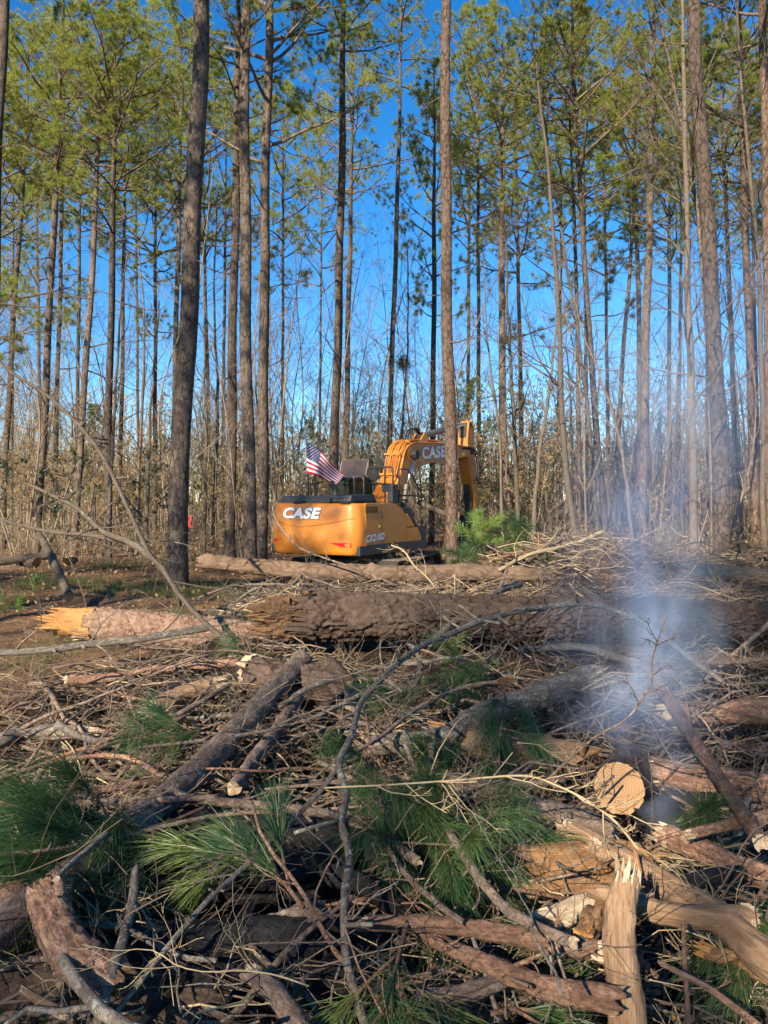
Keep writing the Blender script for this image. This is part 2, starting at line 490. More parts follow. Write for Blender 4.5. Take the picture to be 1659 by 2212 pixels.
def plain(name, c, rough=0.6, metal=0.0, spec=0.4, var=0.25, sc=6.0, bump=0.0, dirt=None):
    k = NT(name, rough, spec); k.b.inputs['Metallic'].default_value = metal
    n = k.noise(k.coord(), sc, 5, 0.65)
    cc = k.ramp(n, [(0.3, tuple(x * (1 - var) for x in c)), (0.7, tuple(min(1, x * (1 + var)) for x in c))])
    if dirt:
        n2 = k.noise(k.coord(1, 1, 2.2), 1.7, 6, 0.7)
        cc = k.mix(k.ramp(n2, [(0.47, (0, 0, 0)), (0.72, (dirt[1],) * 3)]), cc, dirt[0])
        k.l(k.math('MULTIPLY_ADD', n2, 0.5, rough - 0.2), k.b.inputs['Roughness'])
    k.col(cc)
    if bump: k.bump(n, bump, 0.01)
    return k
k = plain('orange_paint', (0.51, 0.168, 0.011), 0.42, 0, 0.5, 0.06, 3.0, 0, ((0.36, 0.20, 0.085), 0.40))
k.b.inputs['Coat Weight'].default_value = 0.25; k.b.inputs['Coat Roughness'].default_value = 0.25
plain('black_plastic', (0.022, 0.023, 0.025), 0.5, 0, 0.5, 0.2, 5, 0, ((0.10, 0.085, 0.065), 0.35))
plain('dark_steel', (0.075, 0.065, 0.058), 0.5, 0.7, 0.5, 0.35, 9, 0.2, ((0.16, 0.10, 0.065), 0.6))
plain('track_steel', (0.11, 0.095, 0.082), 0.45, 0.6, 0.5, 0.4, 9, 0.3, ((0.15, 0.095, 0.06), 0.8))
plain('rusty_steel', (0.105, 0.052, 0.035), 0.75, 0.25, 0.3, 0.4, 7, 0.3, ((0.05, 0.035, 0.03), 0.7))
plain('chrome', (0.72, 0.74, 0.77), 0.14, 1.0, 0.5, 0.05)
plain('bright_steel', (0.62, 0.60, 0.56), 0.3, 0.9, 0.5, 0.1)
plain('grey_steel', (0.14, 0.14, 0.135), 0.4, 0.5, 0.5, 0.15)
plain('rubber', (0.018, 0.018, 0.018), 0.55, 0, 0.4, 0.2)
plain('decal_white', (0.72, 0.72, 0.70), 0.4, 0, 0.4, 0.04)
plain('decal_grey', (0.70, 0.67, 0.62), 0.5, 0, 0.4, 0.12, 9)
plain('decal_black', (0.02, 0.018, 0.016), 0.5, 0, 0.4, 0.05)
plain('decal_yellow', (0.72, 0.50, 0.03), 0.5, 0, 0.4, 0.05)
plain('reflector_red', (0.55, 0.012, 0.018), 0.45, 0, 0.25, 0.1, 30)
plain('groove_brown', (0.33, 0.115, 0.02), 0.5, 0, 0.4, 0.05)
plain('flag_red', (0.42, 0.010, 0.022), 0.75, 0, 0.2, 0.08)
plain('flag_white', (0.66, 0.65, 0.64), 0.75, 0, 0.2, 0.04)
plain('flag_blue', (0.010, 0.016, 0.07), 0.75, 0, 0.2, 0.1)
plain('red_ribbon', (0.60, 0.03, 0.03), 0.6, 0, 0.3, 0.1)
plain('cone_scales', (0.15, 0.085, 0.05), 0.8, 0, 0.2, 0.35, 40)
plain('vine_stem', (0.26, 0.17, 0.09), 0.85, 0, 0.2, 0.35, 8)
k = plain('sunlit_twig', (0.33, 0.255, 0.145), 0.8, 0, 0.2, 0.28, 7)  # paler twig colour, painted as if the sun were on it
k = plain('brown_twig', (0.12, 0.086, 0.06), 0.85, 0, 0.2, 0.4, 5)
k = plain('thicket_stem', (0.24, 0.185, 0.12), 0.85, 0, 0.2, 0.35, 0.7)
k = plain('bare_tree_bark', (0.19, 0.15, 0.108), 0.88, 0, 0.2, 0.3, 2.5)
for nm, c, tr in (('cab_glass', (0.45, 0.55, 0.50), 0.80), ('hatch_glass', (0.62, 0.52, 0.47), 0.62)):
    k = NT(nm, 0.06, 0.5); k.col(c)
    tb = k.n('ShaderNodeBsdfTransparent'); tb.inputs[0].default_value = (*c, 1)
    gl = k.n('ShaderNodeBsdfGlossy'); gl.inputs['Roughness'].default_value = 0.05
    df = k.n('ShaderNodeBsdfDiffuse'); df.inputs[0].default_value = (0.12, 0.09, 0.075, 1)
    m1 = k.n('ShaderNodeMixShader'); m1.inputs[0].default_value = 0.12
    m2 = k.n('ShaderNodeMixShader'); m2.inputs[0].default_value = tr
    k.l(df.outputs[0], m1.inputs[1]); k.l(gl.outputs[0], m1.inputs[2]); k.l(m1.outputs[0], m2.inputs[1]); k.l(tb.outputs[0], m2.inputs[2])
    k.l(m2.outputs[0], k.t.nodes['Material Output'].inputs[0])

k = NT('forest_soil', 0.95, 0.1)
v = k.coord()
c = k.ramp(k.noise(v, 3.2, 8, 0.72), [(0.3, (0.045, 0.028, 0.018)), (0.5, (0.115, 0.066, 0.040)), (0.72, (0.20, 0.12, 0.068))])
gap_soil = k.ramp(k.noise(v, 5.0, 8, 0.72), [(0.35, (0.016, 0.011, 0.008)), (0.7, (0.055, 0.034, 0.022))])
c = k.mix(k.ramp(k.noise(v, 0.35, 4), [(0.45, (0, 0, 0)), (0.6, (0.6,) * 3)]), c, (0.23, 0.135, 0.07))
c = k.mix(k.ramp(k.noise(v, 45.0, 4, 0.8), [(0.55, (0, 0, 0)), (0.7, (0.8,) * 3)]), c, (0.30, 0.19, 0.11))
ge = k.n('ShaderNodeNewGeometry'); dist = k.n('ShaderNodeVectorMath', operation='DISTANCE')
sxy = k.n('ShaderNodeSeparateXYZ'); k.l(ge.outputs['Position'], sxy.inputs[0])
under_slash = k.math('ADD', k.math('MULTIPLY', k.noise(v, .9, 4), 3.0), k.math('MINIMUM', k.math('SUBTRACT', 13.2, sxy.outputs[1]), k.math('MULTIPLY', k.math('ADD', sxy.outputs[0], 3.3), 1.5)))      # soil painted darker beneath the slash, deepening the shade in its gaps
c = k.mix(k.ramp(k.math('MULTIPLY', under_slash, .25), [(0.3, (0, 0, 0)), (0.6, (1, 1, 1))]), c, gap_soil)
k.l(ge.outputs['Position'], dist.inputs[0]); dist.inputs[1].default_value = (-0.35, 2.9, 0.3)       # the burnt patch of the fire bed
bn = k.math('MULTIPLY_ADD', k.noise(v, 2.5, 5), 1.6, k.math('MULTIPLY', dist.outputs['Value'], -0.29))
c = k.mix(k.ramp(bn, [(0.0, (0, 0, 0)), (0.22, (1, 1, 1))]), c, (0.012, 0.011, 0.011))
k.col(c); k.bump(k.noise(v, 14.0, 8, 0.75), 1.0, 0.06)
# ------------------------------------------------------------------ ground
EXC_C = np.array([-0.386, 21.66]); EXC_YAW = math.radians(31); EXC_Z = -0.35
_py = np.array([-3, 2.2, 2.9, 3.5, 4.5, 5.2, 6, 7, 8, 10.5, 12.5, 14.5, 16.5, 60.])
_pz = np.array([.50, .53, .49, .48, .42, .47, .58, .74, .84, .95, .92, .60, .02, 0.])
def sstep(a, b, x):
    t = np.clip((x - a) / (b - a), 0, 1); return t * t * (3 - 2 * t)
def surface(x, y):
    """height of the top of the slash pile / open forest floor"""
    x = np.asarray(x, float); y = np.asarray(y, float)
    base = np.interp(y, _py, _pz)
    edge = -1.9 - 0.16 * np.maximum(y - 8, 0) * 0 + 0.25 * np.sin(y * 1.3)
    left = sstep(edge - 1.3, edge + 0.4, x)
    k = sstep(7.2, 9.0, y)
    h = base * (1 - k + k * left)
    h = h + 0.55 * np.exp(-((x - 3.6) / 1.5) ** 2 - ((y - 14.2) / 1.5) ** 2) + 0.35 * np.exp(-((x - 7.5) / 2.2) ** 2 - ((y - 14.0) / 2.2) ** 2)
    h = h + 0.10 * (vnoise(5, x + 50, y + 50, 0.45) - 0.5) * sstep(2, 6, y) + 0.3 * (vnoise(8, x + 90, y + 90, 0.06) - 0.5) * sstep(25, 60, y)
    h = h * (1 - .8 * sstep(12.3, 13.3, y) * sstep(1.9, 1.0, x))
    ex = np.exp(-((x - EXC_C[0]) / 4.0) ** 4 - ((y - EXC_C[1] - .3) / 4.6) ** 4)
    return h * (1 - ex) + EXC_Z * ex
def ground(x, y):
    """soil below the slash"""
    s = surface(x, y)
    pile = sstep(15.5, 13.0, np.asarray(y, float)) * sstep(0.12, 0.45, s)
    return s - 0.33 * pile - 0.03
xs = np.concatenate([-np.geomspace(9, 420, 34)[::-1], np.linspace(-8.9, 8.9, 150), np.geomspace(9, 420, 34)])
ys = np.concatenate([-np.geomspace(3, 150, 18)[::-1], np.linspace(-2.9, 26, 210), np.geomspace(26.2, 600, 46)])
GX, GY = np.meshgrid(xs, ys)
near = sstep(30, 14, GY) * sstep(-6, 0, GY)
GZ = ground(GX, GY) + near * (0.10 * (vnoise(11, GX + 40, GY + 40, 1.7) - .5) + 0.05 * (vnoise(12, GX + 40, GY + 40, 5.1) - .5))
nx_, ny_ = len(xs), len(ys)
ii = (np.arange(ny_ - 1)[:, None] * nx_ + np.arange(nx_ - 1)[None]).ravel()
gq = np.stack([ii, ii + 1, ii + nx_ + 1, ii + nx_], 1)
g = MB(); g.add(np.stack([GX, GY, GZ], -1).reshape(-1, 3), gq)
tag(g.build('ground', 'forest_soil'), 'dark brown forest soil under slash and fallen pine straw', None, None, 'structure')

def S(px, py, h=0.0):
    """picture point -> world point lying h above the slash surface"""
    d = np.geomspace(1.6, 60, 700)
    p0 = W(px, py, 1.0); sl = p0 - np.array([0, 0, CAM_Z])
    X = sl[0] * d; Z = CAM_Z + sl[2] * d
    hit = np.nonzero(Z <= surface(X, d) + h)[0]
    k = hit[0] if len(hit) else len(d) - 1
    return np.array([X[k], d[k], Z[k]])

# ------------------------------------------------------------------ standing trees
def pine_crown_mesh(seed, Hc=11.0, Rm=3.4, nb=34, m=24, dens=2):
    r = RNG(seed)
    h = np.sort(r.random(nb) ** 1.0) * Hc * 0.97
    az = np.arange(nb) * 2.4 + r.uniform(-.5, .5, nb)
    rel = h / Hc
    L = Rm * (0.30 + 0.95 * np.sin(np.pi * np.clip(0.16 + 0.84 * rel, 0, 1)) ** 0.8) * r.uniform(.55, 1.15, nb)
    el = np.radians(r.normal(12, 10, nb) + 38 * rel)
    d = np.stack([np.cos(az) * np.cos(el), np.sin(az) * np.cos(el), np.sin(el)], 1)
    K = 8
    P = [np.stack([np.zeros(nb), np.zeros(nb), h], 1)]
    for k in range(K - 1):
        P.append(P[-1] + d * (L / (K - 1))[:, None])
        d = nrm(d + r.normal(0, .11, d.shape) + np.array([0, 0, .045]))
    P1 = np.stack(P, 1)
    R1 = (0.014 + 0.011 * L)[:, None] * np.linspace(1, .25, K)[None]
    P2, R2 = grow(r, P1, R1, 7, .28, .98, 46, .42, 6, .15, .07, .5, .5, .3, .005)
    P3, R3 = grow(r, P2, R2, 3, .3, 1.0, 42, .55, 4, .15, .08, .6, .4, .4, .004)
    mb = MB()
    for P_, R_, s_ in ((P1, R1, 5), (P2, R2, 3), (P3, R3, 3)):
        mb.add(*tubes(P_, R_, s_, False), 0)
    a, da = along(r, P3, dens, .7, 1.0)
    b, db = along(r, P2, 2, .75, 1.0)
    c, dc = along(r, P1, 2, .85, 1.0)
    pos = np.vstack([a, b, c]); dr = np.vstack([da, db, dc])
    mb.add(*tufts(r, pos, dr, m, .26, .0125, 78, .08), 1)
    V = np.concatenate(mb.V)
    return mesh_np('crown', V, mb.F, np.concatenate(mb.M), ['limb_bark', 'crown_needles'], True)
CROWNS = [pine_crown_mesh(100 + i, 11, Rm, nb) for i, (Rm, nb) in enumerate([(3.4, 34), (2.9, 30), (3.9, 38), (3.2, 26), (2.5, 30), (3.6, 32)])]

def trunk_mesh(P, R, seed, S_=14, relief=0.0, mat='pine_bark', cell=.095):
    """trunk swept along P; relief > 0 models the bark plates"""
    r = RNG(seed)
    L = np.concatenate([[0], np.cumsum(np.linalg.norm(np.diff(P, axis=0), axis=1))])
    T, n, b = frames(P[None]); n = n[0]; b = b[0]
    th = np.arange(S_) / S_ * 2 * np.pi
    u = np.broadcast_to(th / (2 * np.pi), (len(P), S_)); v = np.broadcast_to(L[:, None], (len(P), S_))
    rad = R[:, None] * (1 + 0.05 * np.sin(2 * th + seed)[None] + 0.04 * np.sin(3 * th + 2 * seed)[None])
    tone = np.full(rad.shape, .5)
    if relief > 0:
        nu = max(6, int(2 * np.pi * R.mean() / (cell * .55)))
        e, tn = plates(seed, u + .9 / nu * (vnoise(seed + 1, v / cell * .9, u * nu * .9, 1) - .5), v + 1.1 * cell * (vnoise(seed + 2, v / cell * .7, u * nu * .9, 1) - .5), nu, cell)
        e = e + .5 * np.clip(vnoise(seed + 4, v / cell * .5, u * nu * .6, 1) - .45, 0, 1)
        rad = rad + relief * (np.clip(e / .22, 0, 1) * (.6 + .8 * tn) - .6) + relief * .5 * (vnoise(seed, v * 3, u * 20, 1.7) - .5)
    V = P[:, None] + rad[..., None] * (np.cos(th)[None, :, None] * n[:, None] + np.sin(th)[None, :, None] * b[:, None])
    K = len(P)
    base = (np.arange(K - 1) * S_)[:, None]; j = np.arange(S_); j2 = (j + 1) % S_
    q = np.stack([base + j, base + j2, base + S_ + j2, base + S_ + j], -1).reshape(-1, 4)
    return mesh_np('trunk', V.reshape(-1, 3), [q], np.zeros(len(q)), [mat], True)

def dead_limbs(rng, P, R, z0, z1, n, lmax):
    """dead side branches left on the lower trunk"""
    t = rng.uniform(z0, z1, n)
    i = np.clip(np.searchsorted(P[:, 2], t) - 1, 0, len(P) - 2)
    f = ((t - P[i, 2]) / np.maximum(P[i + 1, 2] - P[i, 2], 1e-6))[:, None]
    st = P[i] * (1 - f) + P[i + 1] * f
    az = rng.uniform(0, 2 * np.pi, n); el = np.radians(rng.normal(8, 18, n))
    d = np.stack([np.cos(az) * np.cos(el), np.sin(az) * np.cos(el), np.sin(el)], 1)
    L = lmax * rng.random(n) ** 1.6 + .15
    K = 6; out = [st]
    for k in range(K - 1):
        out.append(out[-1] + d * (L / (K - 1))[:, None]); d = nrm(d + rng.normal(0, .16, d.shape) + np.array([0, 0, -.02]))
    P1 = np.stack(out, 1); R1 = (.007 + .010 * L)[:, None] * np.linspace(1, .3, K)[None]
    P2, R2 = grow(rng, P1, R1, 3, .3, .95, 45, .5, 5, .2, 0, .6, .4, .4, .003)
    P3, R3 = grow(rng, P2, R2, 2, .3, .95, 45, .5, 4, .2, 0, .6, .4, .4, .0025)
    mb = MB(); mb.add(*tubes(P1, R1, 4, False)); mb.add(*tubes(P2, R2, 3, False)); mb.add(*tubes(P3, R3, 3, False))
    return mb

def tree_path(pts, d, ztop, n):
    """measured picture points -> trunk axis standing on the ground"""
    Q = np.array([W(x, y, d) for x, y in pts]); Q = Q[np.argsort(Q[:, 2])]
    lo = Q[1] - Q[0]; lo = lo / max(lo[2], .2)
    gz = float(ground(Q[0, 0], d)) - .15
    if Q[0, 2] > gz + .05:
        k = Q[0, 2] - gz
        Q = np.vstack([Q[0] - np.array([lo[0] * k * .6, 0, k]), Q])
    else:
        Q[0, 2] = gz
    if ztop > Q[-1, 2] + .3:
        up = Q[-1] - Q[-2]; up = up / max(up[2], .2); k = ztop - Q[-1, 2]
        Q = np.vstack([Q, Q[-1] + np.array([up[0] * k * .5, 0, k])])
    P = spline(Q, n)
    return P

def pine(label, pts, w, d, ytop=None, ycb=None, group=None, seed=0, crown=None, relief=0, mat='pine_bark', csc=None, ndead=16, name='pine_tree'):
    r = RNG(7000 + seed)
    zt = 27.0 if ytop is None else CAM_Z + (HOR - ytop) / F_PX * d
    zc = zt - 12.5 if ycb is None else CAM_Z + (HOR - ycb - 70) / F_PX * d
    zc = min(zc, zt - 5)
    n = 46 if relief == 0 else int(zt / .055)
    P = tree_path(pts, d, zt, n)
    r9 = .90 * w / F_PX * d / 2
    z = P[:, 2]; zz = np.clip((z - z[0]) / (zt - z[0]), 0, 1)
    R = r9 * (1.04 - .30 * np.clip(zz / .6, 0, 1) - .60 * np.clip((zz - .6) / .4, 0, 1) ** 1.1)
    R = np.maximum(R, .02) + r9 * .35 * np.exp(-(z - z[0]) / .35)
    P = P + np.stack([r9 * .12 * np.sin(z * .9 + seed), r9 * .12 * np.cos(z * .7 + seed), 0 * z], 1)
    o = P[0].copy(); o[2] += .15
    root = thing(name, label, 'tree', o, 0, group)
    link('trunk', trunk_mesh(P - o, R, seed + 11, 40 if relief else 14, relief, mat), root)
    hc = zt - zc
    i = np.argmin(np.abs(P[:, 2] - zc)); top = P[-1]
    c = link('crown', CROWNS[(seed if crown is None else crown) % len(CROWNS)], root)
    ax = Vector(top - P[i]).normalized()
    q = Vector((0, 0, 1)).rotation_difference(ax)
    s = hc / 11.0
    sw = (csc if csc is not None else .55 + .45 * s)
    c.matrix_local = Matrix.Translation(Vector(P[i] - o)) @ q.to_matrix().to_4x4() @ Matrix.Rotation(r.uniform(0, 6.28), 4, 'Z') @ Matrix.Diagonal((sw, sw, s, 1))
    if ndead:
        zlo = 2.5
        mb = dead_limbs(r, P - o, R, zlo, zc - o[2] + hc * .15, ndead, 2.4)
        mb.build('dead_limb_growth', 'limb_bark', root)['kind'] = 'stuff'
    return root

PINES = [
 # label, points, width, distance, top row, crown base row, options
 ("dark pine trunk cut off by the upper left corner of the photo", [(9, 0), (-6, 350), (-20, 900)], 27, 20, None, None, dict(seed=1, ndead=6)),
 ("thin pine near the left edge, leaning slightly, behind the bent sapling", [(56, 300), (32, 650), (12, 1000)], 14, 33, 90, 430, dict(seed=2)),
 ("tall dark pine third from the left edge with a long straight trunk", [(136, 0), (122, 350), (98, 850), (82, 1130)], 18, 29, -90, 330, dict(seed=3)),
 ("slim pine just behind the tall dark pine third from the left edge", [(137, 300), (129, 650), (118, 1050)], 12, 37, 40, 420, dict(seed=4)),
 ("pine with a sunlit left edge, leaning left of the mossy hardwoods", [(215, 120), (208, 420), (182, 850), (165, 1090)], 18, 29, 15, 420, dict(seed=5)),
 ("straight dark pine with thick lower trunk between leaning left pine and big pine", [(246, 380), (239, 700), (232, 1100)], 20, 28, 70, 480, dict(seed=6)),
 ("slender pine closely right of the thick-based dark pine", [(268, 480), (262, 900), (255, 1130)], 11, 35, 150, 500, dict(seed=7)),
 ("mid-distance pine showing just left of the biggest left trunk", [(390, 330), (381, 700), (372, 1100)], 14, 36, 60, 420, dict(seed=8)),
 ("biggest pine trunk left of the excavator, thick plated bark with a slight bend", [(434, 0), (425, 300), (411, 620), (394, 860), (388, 1080), (383, 1262)], 44, 19, None, -120, dict(seed=9, relief=.012, ndead=5)),
 ("pine partly hidden behind the straight trunk beside the counterweight", [(512, 250), (505, 600), (500, 900), (497, 1190)], 23, 27, -170, 260, dict(seed=10, relief=.012)),
 ("straight grey pine standing just left of the excavator counterweight", [(530, 0), (529, 400), (533, 800), (537, 1000), (543, 1217)], 30, 24, None, 90, dict(seed=11, relief=.014, ndead=9)),
 ("pine rising right behind the left corner of the excavator", [(583, 0), (577, 250), (571, 600), (570, 900), (566, 1150)], 27, 25.5, None, 330, dict(seed=12, relief=.012, ndead=12)),
 ("pale sunlit pine trunk rising behind the flag", [(742, 0), (737, 400), (730, 700), (722, 980)], 23, 30, -260, 200, dict(seed=13, relief=.010, ndead=22, csc=.75)),
 ("thinner pine close behind and right of the flag's pale trunk", [(760, 330), (752, 700), (748, 980)], 15, 38, 85, 400, dict(seed=14, csc=.8)),
 ("slim pine rising behind the excavator boom's rear plate", [(866, 100), (858, 450), (846, 800), (840, 980)], 13, 37, -140, 140, dict(seed=15, csc=.8)),
 ("pine with low dense crown standing behind the boom lettering", [(938, 350), (937, 700), (934, 1000), (932, 1190)], 14, 36, 140, 640, dict(seed=16, ndead=10, csc=.85)),
 ("reddish pine trunk standing in front of the excavator boom", [(963, 0), (962, 350), (966, 700), (973, 1000), (978, 1228)], 28, 22.5, None, -60, dict(seed=17, relief=.014, mat='red_pine_bark', ndead=4)),
 ("pine right of the excavator stick with dark lower branches", [(1085, 350), (1084, 700), (1090, 1000), (1098, 1100)], 20, 33, 95, 460, dict(seed=18)),
 ("slim pine between the two curving hardwoods right of the stick", [(1232, 280), (1245, 600), (1250, 900), (1252, 1120)], 12, 34, 70, 380, dict(seed=19)),
 ("dark pine leaning left, right of the curving hardwoods", [(1240, 220), (1262, 550), (1282, 850), (1305, 1110)], 17, 30, 10, 420, dict(seed=20)),
 ("thin pine leaning right, left of the smoke column's top", [(1362, 560), (1345, 780), (1330, 1050)], 12, 37, 250, 520, dict(seed=21)),
 ("straight pine directly behind the smoke column", [(1412, 60), (1404, 450), (1394, 800), (1390, 1150)], 20, 30, -80, 350, dict(seed=22, relief=.01)),
 ("slim pine just left of the straight pine behind the smoke", [(1372, 350), (1380, 700), (1382, 1120)], 13, 37, 100, 430, dict(seed=23)),
 ("thick vine-hung pine on the right behind the smoke", [(1497, 0), (1515, 300), (1535, 600), (1550, 900), (1560, 1180)], 37, 21, None, -100, dict(seed=24, relief=.014, ndead=30)),
 ("pine just right of the thick vine-hung pine", [(1560, 250), (1575, 600), (1590, 1000), (1600, 1150)], 14, 35, 60, 420, dict(seed=25)),
 ("reddish pine trunk second from the right edge", [(1603, 300), (1618, 700), (1632, 1150)], 22, 28, -60, 330, dict(seed=26, relief=.01, mat='red_pine_bark')),
 ("sunlit pine trunk cut off by the right edge of the photo", [(1648, 0), (1654, 350), (1660, 700), (1666, 1100)], 25, 24, None, 60, dict(seed=27, mat='red_pine_bark')),
]
for lb, pts, w, d, yt, yc, kw in PINES:
    pine(lb, pts, w, d, yt, yc, 'tall pines standing around the clearing', **kw)

# more distant pines that fill the canopy
r = RNG(31)
bgp = [(-40, 34), (25, 43), (90, 50), (165, 42), (300, 46), (335, 40), (455, 43), (480, 52), (610, 50), (1010, 48), (1035, 40),
       (1130, 44), (1205, 47), (1270, 52), (1315, 43), (1445, 42), (1465, 52), (1530, 46), (1640, 44), (1690, 36), (-80, 28), (1740, 30), (690, 58)]
MARKS = [(-60, 'the left edge'), (97, 'the tall third pine from the left'), (180, 'the leaning left pine'), (236, 'the thick-based dark pine'), (388, 'the biggest left pine'),
         (500, 'the paired pines'), (570, 'the excavator-corner pine'), (722, "the flag's pale pine"), (975, 'the reddish pine before the boom'), (1090, 'the stick-side pine'),
         (1285, 'the dark left-leaning pine'), (1393, 'the pine behind the smoke'), (1551, 'the vine-hung pine'), (1800, 'the right edge')]
def between(x, xs):
    k = max(i for i, m in enumerate(MARKS) if i == 0 or m[0] <= x); k = min(k, len(MARKS) - 2)
    same = sorted(q for q in xs if MARKS[k][0] <= q < MARKS[k + 1][0] or (k == 0 and q < MARKS[1][0]))
    rank = '' if len(same) < 2 else (['left', 'right'] if len(same) == 2 else ['first', 'second', 'third', 'fourth', 'fifth'])[same.index(x)] + ' '
    return rank + 'far pine between ' + MARKS[k][1] + ' and ' + MARKS[k + 1][1]
for i, (x, d) in enumerate(bgp):
    yt = r.uniform(20, 210) + (90 if 560 < x < 900 else 0)
    dx = r.normal(0, 14)
    pine(between(x, [q[0] for q in bgp]), [(x + dx, 300), (x, 1090)], r.uniform(.20, .30) * F_PX / d, d, yt, yt + r.uniform(380, 560) * 40 / d,
         'slender background pines in the woods', seed=50 + i, ndead=10)

# pines at the viewer's back: the trees whose crowns dapple the slash with shade
BACK = [(-14, .5, 25, .9, .9), (-12.5, 6.2, 25, .8, .8), (-15.3, -25.0, 25, .68, .52), (-18.8, -30.6, 24, .5, .42), (-12.2, -21.7, 25, .8, .6), (-21.7, -10.2, 26, 1, 1), (-20.6, -14.2, 25, .72, .62), (-22.7, -1.2, 26, .9, .9),
        (-27.7, -12.2, 26, .8, .7)]
for i, (x, y, h, sw, sz) in enumerate(BACK):
    root = thing('pine_tree', 'tall pine out of view whose crown dapples the slash with shade', 'tree', (x, y, 0), 0, 'pines standing at the back of the viewpoint')
    P = spline([(0, 0, -.2), (.1, .05, h * .4), (.0, .1, h)], 24)
    link('trunk', trunk_mesh(P, np.linspace(.20, .03, 24), 900 + i, 10), root)
    c = link('crown', CROWNS[i % len(CROWNS)], root)
    c.location = (0, .05, h - 11.5 * sz); c.rotation_euler = (0, 0, i * 1.3); c.scale = (sw, sw, sz)

# leafless hardwoods that can be told apart
def hardwood(label, pts, w, d, ztop=None, seed=0, mat='hardwood_bark', lv=(11, 4, 3), name='bare_tree', group='leafless hardwoods among the pines', up=.05, cat='tree', rscale=1.0, t0=.3):
    r = RNG(8000 + seed)
    zt = ztop if ztop is not None else CAM_Z + (HOR - min(p[1] for p in pts)) / F_PX * d
    P = tree_path(pts, d, zt, 40)
    P = wobble(r, P, .03)
    r9 = w / F_PX * d / 2
    R = r9 * np.linspace(1.12, .28, 40) + r9 * .3 * np.exp(-np.linspace(0, zt, 40) / .3)
    o = P[0].copy(); o[2] += .15
    root = thing(name, label, cat, o, 0, group)
    link('trunk', trunk_mesh(P - o, R, seed, 12, 0, mat), root)
    P1, R1 = grow(r, (P - o)[None], R[None], lv[0], t0, 1.0, 42, .26, 8, .13, up, .45, .4, .25, .008)
    P2, R2 = grow(r, P1, R1, lv[1], .25, 1.0, 42, .5, 6, .17, up * .6, .6, .4, .3, .005)
    P3, R3 = grow(r, P2, R2, lv[2], .25, 1.0, 42, .55, 5, .2, .02, .65, .4, .4, .0035)
    P4, R4 = grow(r, P3, R3, 2, .3, 1.0, 40, .55, 4, .2, .0, .7, .4, .5, .003)
    mb = MB()
    for a, b, s in ((P1, R1, 5), (P2, R2, 4), (P3, R3, 3), (P4, R4, 3)):
        mb.add(*tubes(a, b, s, False))
    mb.build('crown', mat, root)
    return root
HARD = [
 ("thin leafless sapling with crooked top right of the leaning left pines", [(300, 520), (312, 760), (300, 1000), (296, 1130)], 8, 30, dict(seed=1)),
 ("leafless sapling with hooked top and mossy bark in the left woods", [(275, 545), (262, 640), (252, 800), (240, 1000), (236, 1120)], 9, 26, dict(seed=2)),
 ("twin-stemmed dark hardwood left of the biggest pine", [(345, 650), (330, 820), (322, 980), (318, 1120)], 9, 27, dict(seed=3)),
 ("thin grey hardwood immediately right of the biggest pine trunk", [(440, 520), (442, 760), (446, 960), (440, 1180)], 9, 31, dict(seed=4)),
 ("forked grey hardwood between the biggest pine and the paired pines", [(470, 420), (462, 640), (470, 860), (462, 1100)], 9, 33, dict(seed=5)),
 ("thin straight hardwood right of the excavator stick beside a dark pine", [(1092, 480), (1103, 800), (1120, 1110)], 11, 29, dict(seed=6)),
 ("dark crooked hardwood leaning right with bare crown behind the brush mound", [(1212, 600), (1188, 840), (1168, 960), (1156, 1090)], 10, 26, dict(seed=7)),
 ("tall pale mottled hardwood curving left up into the canopy", [(1150, 60), (1168, 230), (1190, 430), (1207, 700), (1222, 1000), (1242, 1160)], 13, 26, dict(seed=8, lv=(14, 5, 3))),
 ("dark thin hardwood bowing down to the right towards the smoke", [(1240, 640), (1268, 740), (1310, 850), (1340, 960), (1360, 1120)], 8, 23, dict(seed=9, mat='limb_bark')),
 ("pale smooth hardwood stem left of the vine-hung pine", [(1472, -60), (1478, 300), (1486, 600), (1494, 850), (1498, 1160)], 17, 23, dict(seed=10, lv=(16, 5, 3), ztop=19)),
 ("crooked pale branchy hardwood arching over the smoke from the right edge", [(1600, 620), (1560, 780), (1500, 880), (1478, 1010), (1474, 1150)], 9, 19, dict(seed=11)),
 ("slim grey hardwood left of the pines behind the excavator stick", [(1045, 560), (1055, 760), (1075, 900), (1085, 1080)], 8, 27, dict(seed=12)),
 ("tall bare hardwood holding a squirrel nest behind the boom", [(880, 520), (882, 700), (874, 850), (868, 960)], 7, 34, dict(seed=13)),
 ("spreading bare hardwood reaching across the upper right canopy", [(1380, -120), (1440, 120), (1500, 420), (1528, 700), (1540, 1150)], 12, 25, dict(seed=14, lv=(26, 7, 4), ztop=20, mat='limb_bark')),
 ("bare hardwood whose twigs fill the upper right corner", [(1590, -150), (1600, 150), (1640, 600), (1650, 1120)], 12, 24, dict(seed=15, lv=(26, 7, 4), ztop=20)),
 ("bare dark hardwood with long arching limbs right of centre", [(1145, 90), (1210, 480), (1260, 800), (1290, 1120)], 9, 31, dict(seed=16, lv=(16, 5, 4), ztop=17)),
]
for lb, pts, w, d, kw in HARD:
    hardwood(lb, pts, w, d, **kw)
